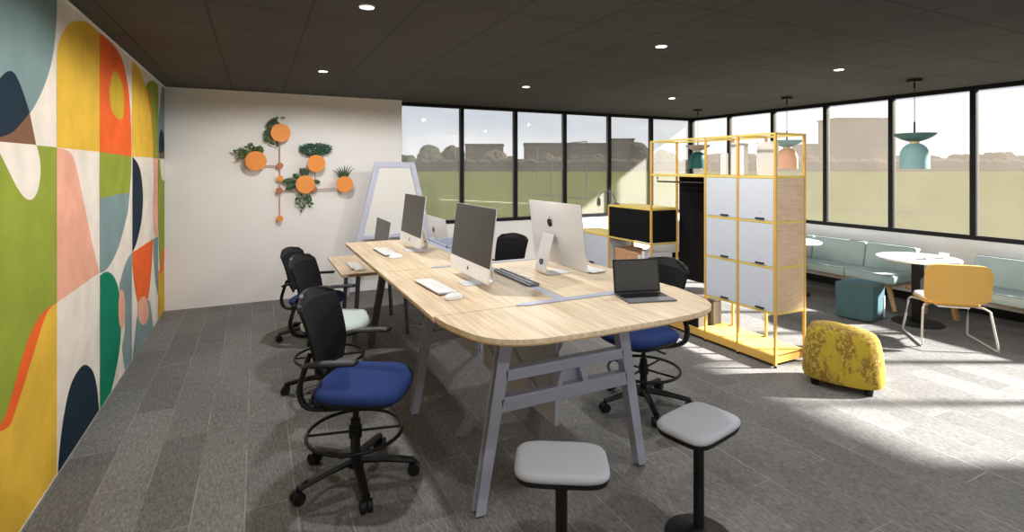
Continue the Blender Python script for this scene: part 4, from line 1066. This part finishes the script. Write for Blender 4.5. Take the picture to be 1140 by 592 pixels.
# ------------------------------------------------------------------ outdoors
GZ=-.05
bm=bmesh.new(); vs=[bm.verts.new(p) for p in ((-900,YW+.15,GZ),(1200,YW+.15,GZ),(1200,1400,GZ),(-900,1400,GZ))]; bm.faces.new(vs)
vs=[bm.verts.new(p) for p in ((XR+.15,YW+.15,GZ),(XR+.15,-400,GZ),(1200,-400,GZ),(1200,YW+.15,GZ))]; bm.faces.new(vs)
tag(obj('grass_field',bm,'grass'),None,None,None,'structure')
def ray(u,dist):
    k=(u-570)/F_PX; return (dist*(F_[0]+k*R_[0]),dist*(F_[1]+k*R_[1]))
def top_z(v,dist): return 1.75-(v-HORIZON)/F_PX*dist
def far_tree(u,dist,vtop,wpx,label,m='tree',seed=0,group='trees beyond the field'):
    dist*=3.5; x,y=ray(u,dist); h=top_z(vtop,dist); w=wpx/F_PX*dist/2; rd=random.Random(seed+int(u))
    t=thing('tree',label,'tree',(x,y,GZ),0,group)
    bm=bmesh.new()
    for k in range(11):
        a=rd.uniform(0,2*PI); e=rd.uniform(0,.75); r=w*rd.uniform(.42,.62); zz=h*rd.uniform(.30,.62)
        n0=len(bm.verts)
        bmesh.ops.create_icosphere(bm,subdivisions=3,radius=1,matrix=Matrix.Translation((math.cos(a)*w*e,math.sin(a)*w*e,zz))@Matrix.Diagonal((r*1.15,r,min(r*1.2,h*.45),1)))
    zt=max(v.co.z for v in bm.verts)
    for v in bm.verts:
        s=1+rd.uniform(-.07,.07); v.co.x*=s; v.co.y*=s; v.co.z=v.co.z*h/zt*(1+rd.uniform(-.03,.02))
    obj('crown',bm,m,t); bm=cyl(bmesh.new(),0,0,0,h*.5,w*.07,w*.05,10); obj('trunk',bm,'trunk',t)
def far_building(u0,u1,dist,vtop,label,m='bwall',depth=14,floors=2,step=0):
    dist*=3.5; depth*=2; x0,y0=ray(u0,dist); x1,y1=ray(u1,dist); a=math.atan2(y1-y0,x1-x0); W=math.hypot(x1-x0,y1-y0); h=top_z(vtop,dist)-GZ
    t=thing('building',label,'building',(x0,y0,GZ),a,'flat roofed buildings beyond the field')
    obj('walls',B(0,W,0,depth,0,h),m,t); 
    if step: obj('roof_block',B(W*.2,W*.75,2,depth-2,h,h+step),m,t)
    obj('parapet',B(-.6,W+.6,-.6,depth+.6,h-1.2,h),'bwall',t)
    n=max(2,int(W/9))
    for f in range(floors):
        for k in range(n):
            xc=(k+.5)*W/n; z0=h*(f+.35)/floors; obj('window',B(xc-W/n*.28,xc+W/n*.28,-.06,.05,z0,z0+h*.38/floors),'bwin',t)
far_building(518,560,120,160,'brown block showing through the second back window, left of the trees','bwall',12,2)
far_building(584,631,125,159,'grey brown block seen through the third back window','bwall',14,3)
far_building(634,680,146,159,'grey brown block seen through the fourth back window','bwall',14,3)
far_building(682,706,112,154,'short tower block behind the fifth back window','bwall',10,3)
far_building(932,989,110,131,'large pinkish block seen through the right hand windows','bwall2',12,4,0)
far_building(898,931,150,160,'low pinkish block joined to the left of the large one outside','bwall2',14,2)
k=0
for u,d,v,w,l,mm in ((478,98,161,30,'broad dark tree at the left of the first back window view','tree'),(502,112,162,26,'broad dark tree next to the mullion of the first back window','tree'),
   (452,110,172,30,'low tree at the far left of the back window view','tree'),(566,112,173,26,'low tree between the brown and grey blocks','tree'),(545,100,166,34,'russet tree in front of the brown block','treeb'),
   (612,108,170,26,'low russet tree in front of the grey brown block','treeb'),(662,104,171,28,'dark low tree before the fourth window block','tree'),(714,96,158,30,'dark tree right of the short tower block','tree'),(738,104,166,30,'tree nearest the window corner outside','tree'),
   (910,96,172,30,'low tree before the low pinkish block','treeb'),(1005,98,172,34,'low tree right of the large pinkish block','treeb'),(1040,90,173,34,'low tree behind the nearest hanging lamp','treeb'),
   (1078,99,171,34,'low tree behind the right hand mullion','treeb'),(1112,90,169,32,'low tree in the last right window','treeb'),(1145,100,172,34,'low tree at the right edge of the last window','treeb'),(962,90,176,40,'low trees at the foot of the large pinkish block','treeb'),
   (800,112,170,40,'low tree left of the first right window mullion','tree'),(840,116,171,40,'low tree behind the shelving top','treeb'),(875,88,170,36,'low tree behind the peach lamp','treeb')):
    far_tree(u,d,v,w,l,mm,k); k+=3
# hedge line closing the field
for (u0,u1,dd,vt,lb,mm) in ((440,780,285,177.5,'long dark hedge closing the field behind the back windows','tree'),(790,1200,285,177.5,'long brownish hedge closing the field behind the right windows','treeb')):
    bm=bmesh.new(); n=80; rd=random.Random(3); rows=[]
    for i in range(n+1):
        x,y=ray(u0+(u1-u0)*i/n,dd); x2,y2=ray(u0+(u1-u0)*i/n,dd+4); h=top_z(vt,dd)+rd.uniform(-.7,.8)
        rows.append([bm.verts.new((x,y,GZ)),bm.verts.new((x,y,h*.8)),bm.verts.new(((x+x2)/2,(y+y2)/2,h)),bm.verts.new((x2,y2,h*.8)),bm.verts.new((x2,y2,GZ))])
    for i in range(n):
        for q in range(4): bm.faces.new((rows[i][q],rows[i][q+1],rows[i+1][q+1],rows[i+1][q]))
    bm.faces.new(rows[0]); bm.faces.new(rows[-1][::-1])
    tag(obj('hedge',bm,mm),lb,'hedge')
# goal frame and pitch line
def gp(u,v):
    d=F_PX*(1.75-GZ)/(v-HORIZON); return ray(u,d)
t=thing('sports_frame','thin black post and rail frame standing on the grass outside the back windows','frame',(0,0,0))
P=[gp(598,216),gp(614,218),gp(653,222)]
for p in P: obj('post',cyl(bmesh.new(),p[0],p[1],GZ,3.3,.035,seg=8),'black',t)
for a_,b_ in ((P[0],P[1]),(P[1],P[2])):
    obj('rail',cylax(bmesh.new(),(a_[0],a_[1],3.3),(b_[0],b_[1],3.3),.03,8),'black',t); obj('rail',cylax(bmesh.new(),(a_[0],a_[1],.0),(b_[0],b_[1],.0),.03,8),'black',t)
a_=gp(490,222); b_=gp(640,229); bm=bmesh.new(); dv=Vector((b_[0]-a_[0],b_[1]-a_[1],0)).normalized(); nn=Vector((-dv.y,dv.x,0))*.06
vs=[bm.verts.new(Vector((q[0],q[1],GZ+.006))+s*nn) for q,s in ((a_,-1),(b_,-1),(b_,1),(a_,1))]; bm.faces.new(vs); tag(obj('pitch_line',bm,'chalk'),None,None,None,'structure')

# ------------------------------------------------------------------ sun and sky
sd=bpy.data.lights.new('sun','SUN'); sd.energy=38; sd.color=(1,.965,.90); sd.angle=2.0*D2R
so=bpy.data.objects.new('sun',sd); C.objects.link(so)
so.rotation_euler=Vector((1,-.49,.632)).to_track_quat('Z','Y').to_euler(); so.location=(20,-10,15)
w=bpy.data.worlds.new('sky'); S.world=w; w.use_nodes=True; N=w.node_tree.nodes; L=w.node_tree.links; N.clear()
out=N.new('ShaderNodeOutputWorld'); bg=N.new('ShaderNodeBackground'); bg.inputs[1].default_value=1.0
tc=N.new('ShaderNodeTexCoord').outputs['Generated']; sx=N.new('ShaderNodeSeparateXYZ'); L.new(tc,sx.inputs[0])
sky=ramp(N,L,sx.outputs[2],.0,.45,(1.0,1.02,1.06),(.50,.68,1.0))
cl=noise(N,L,tc,3.2,7,.6,(1,1,4.5)); clr=ramp(N,L,cl,.46,.66)
col=mixc(N,L,math_(N,L,'MULTIPLY',clr,.55),sky,(1.25,1.22,1.20))
L.new(col,bg.inputs[0]); L.new(bg.outputs[0],out.inputs[0])
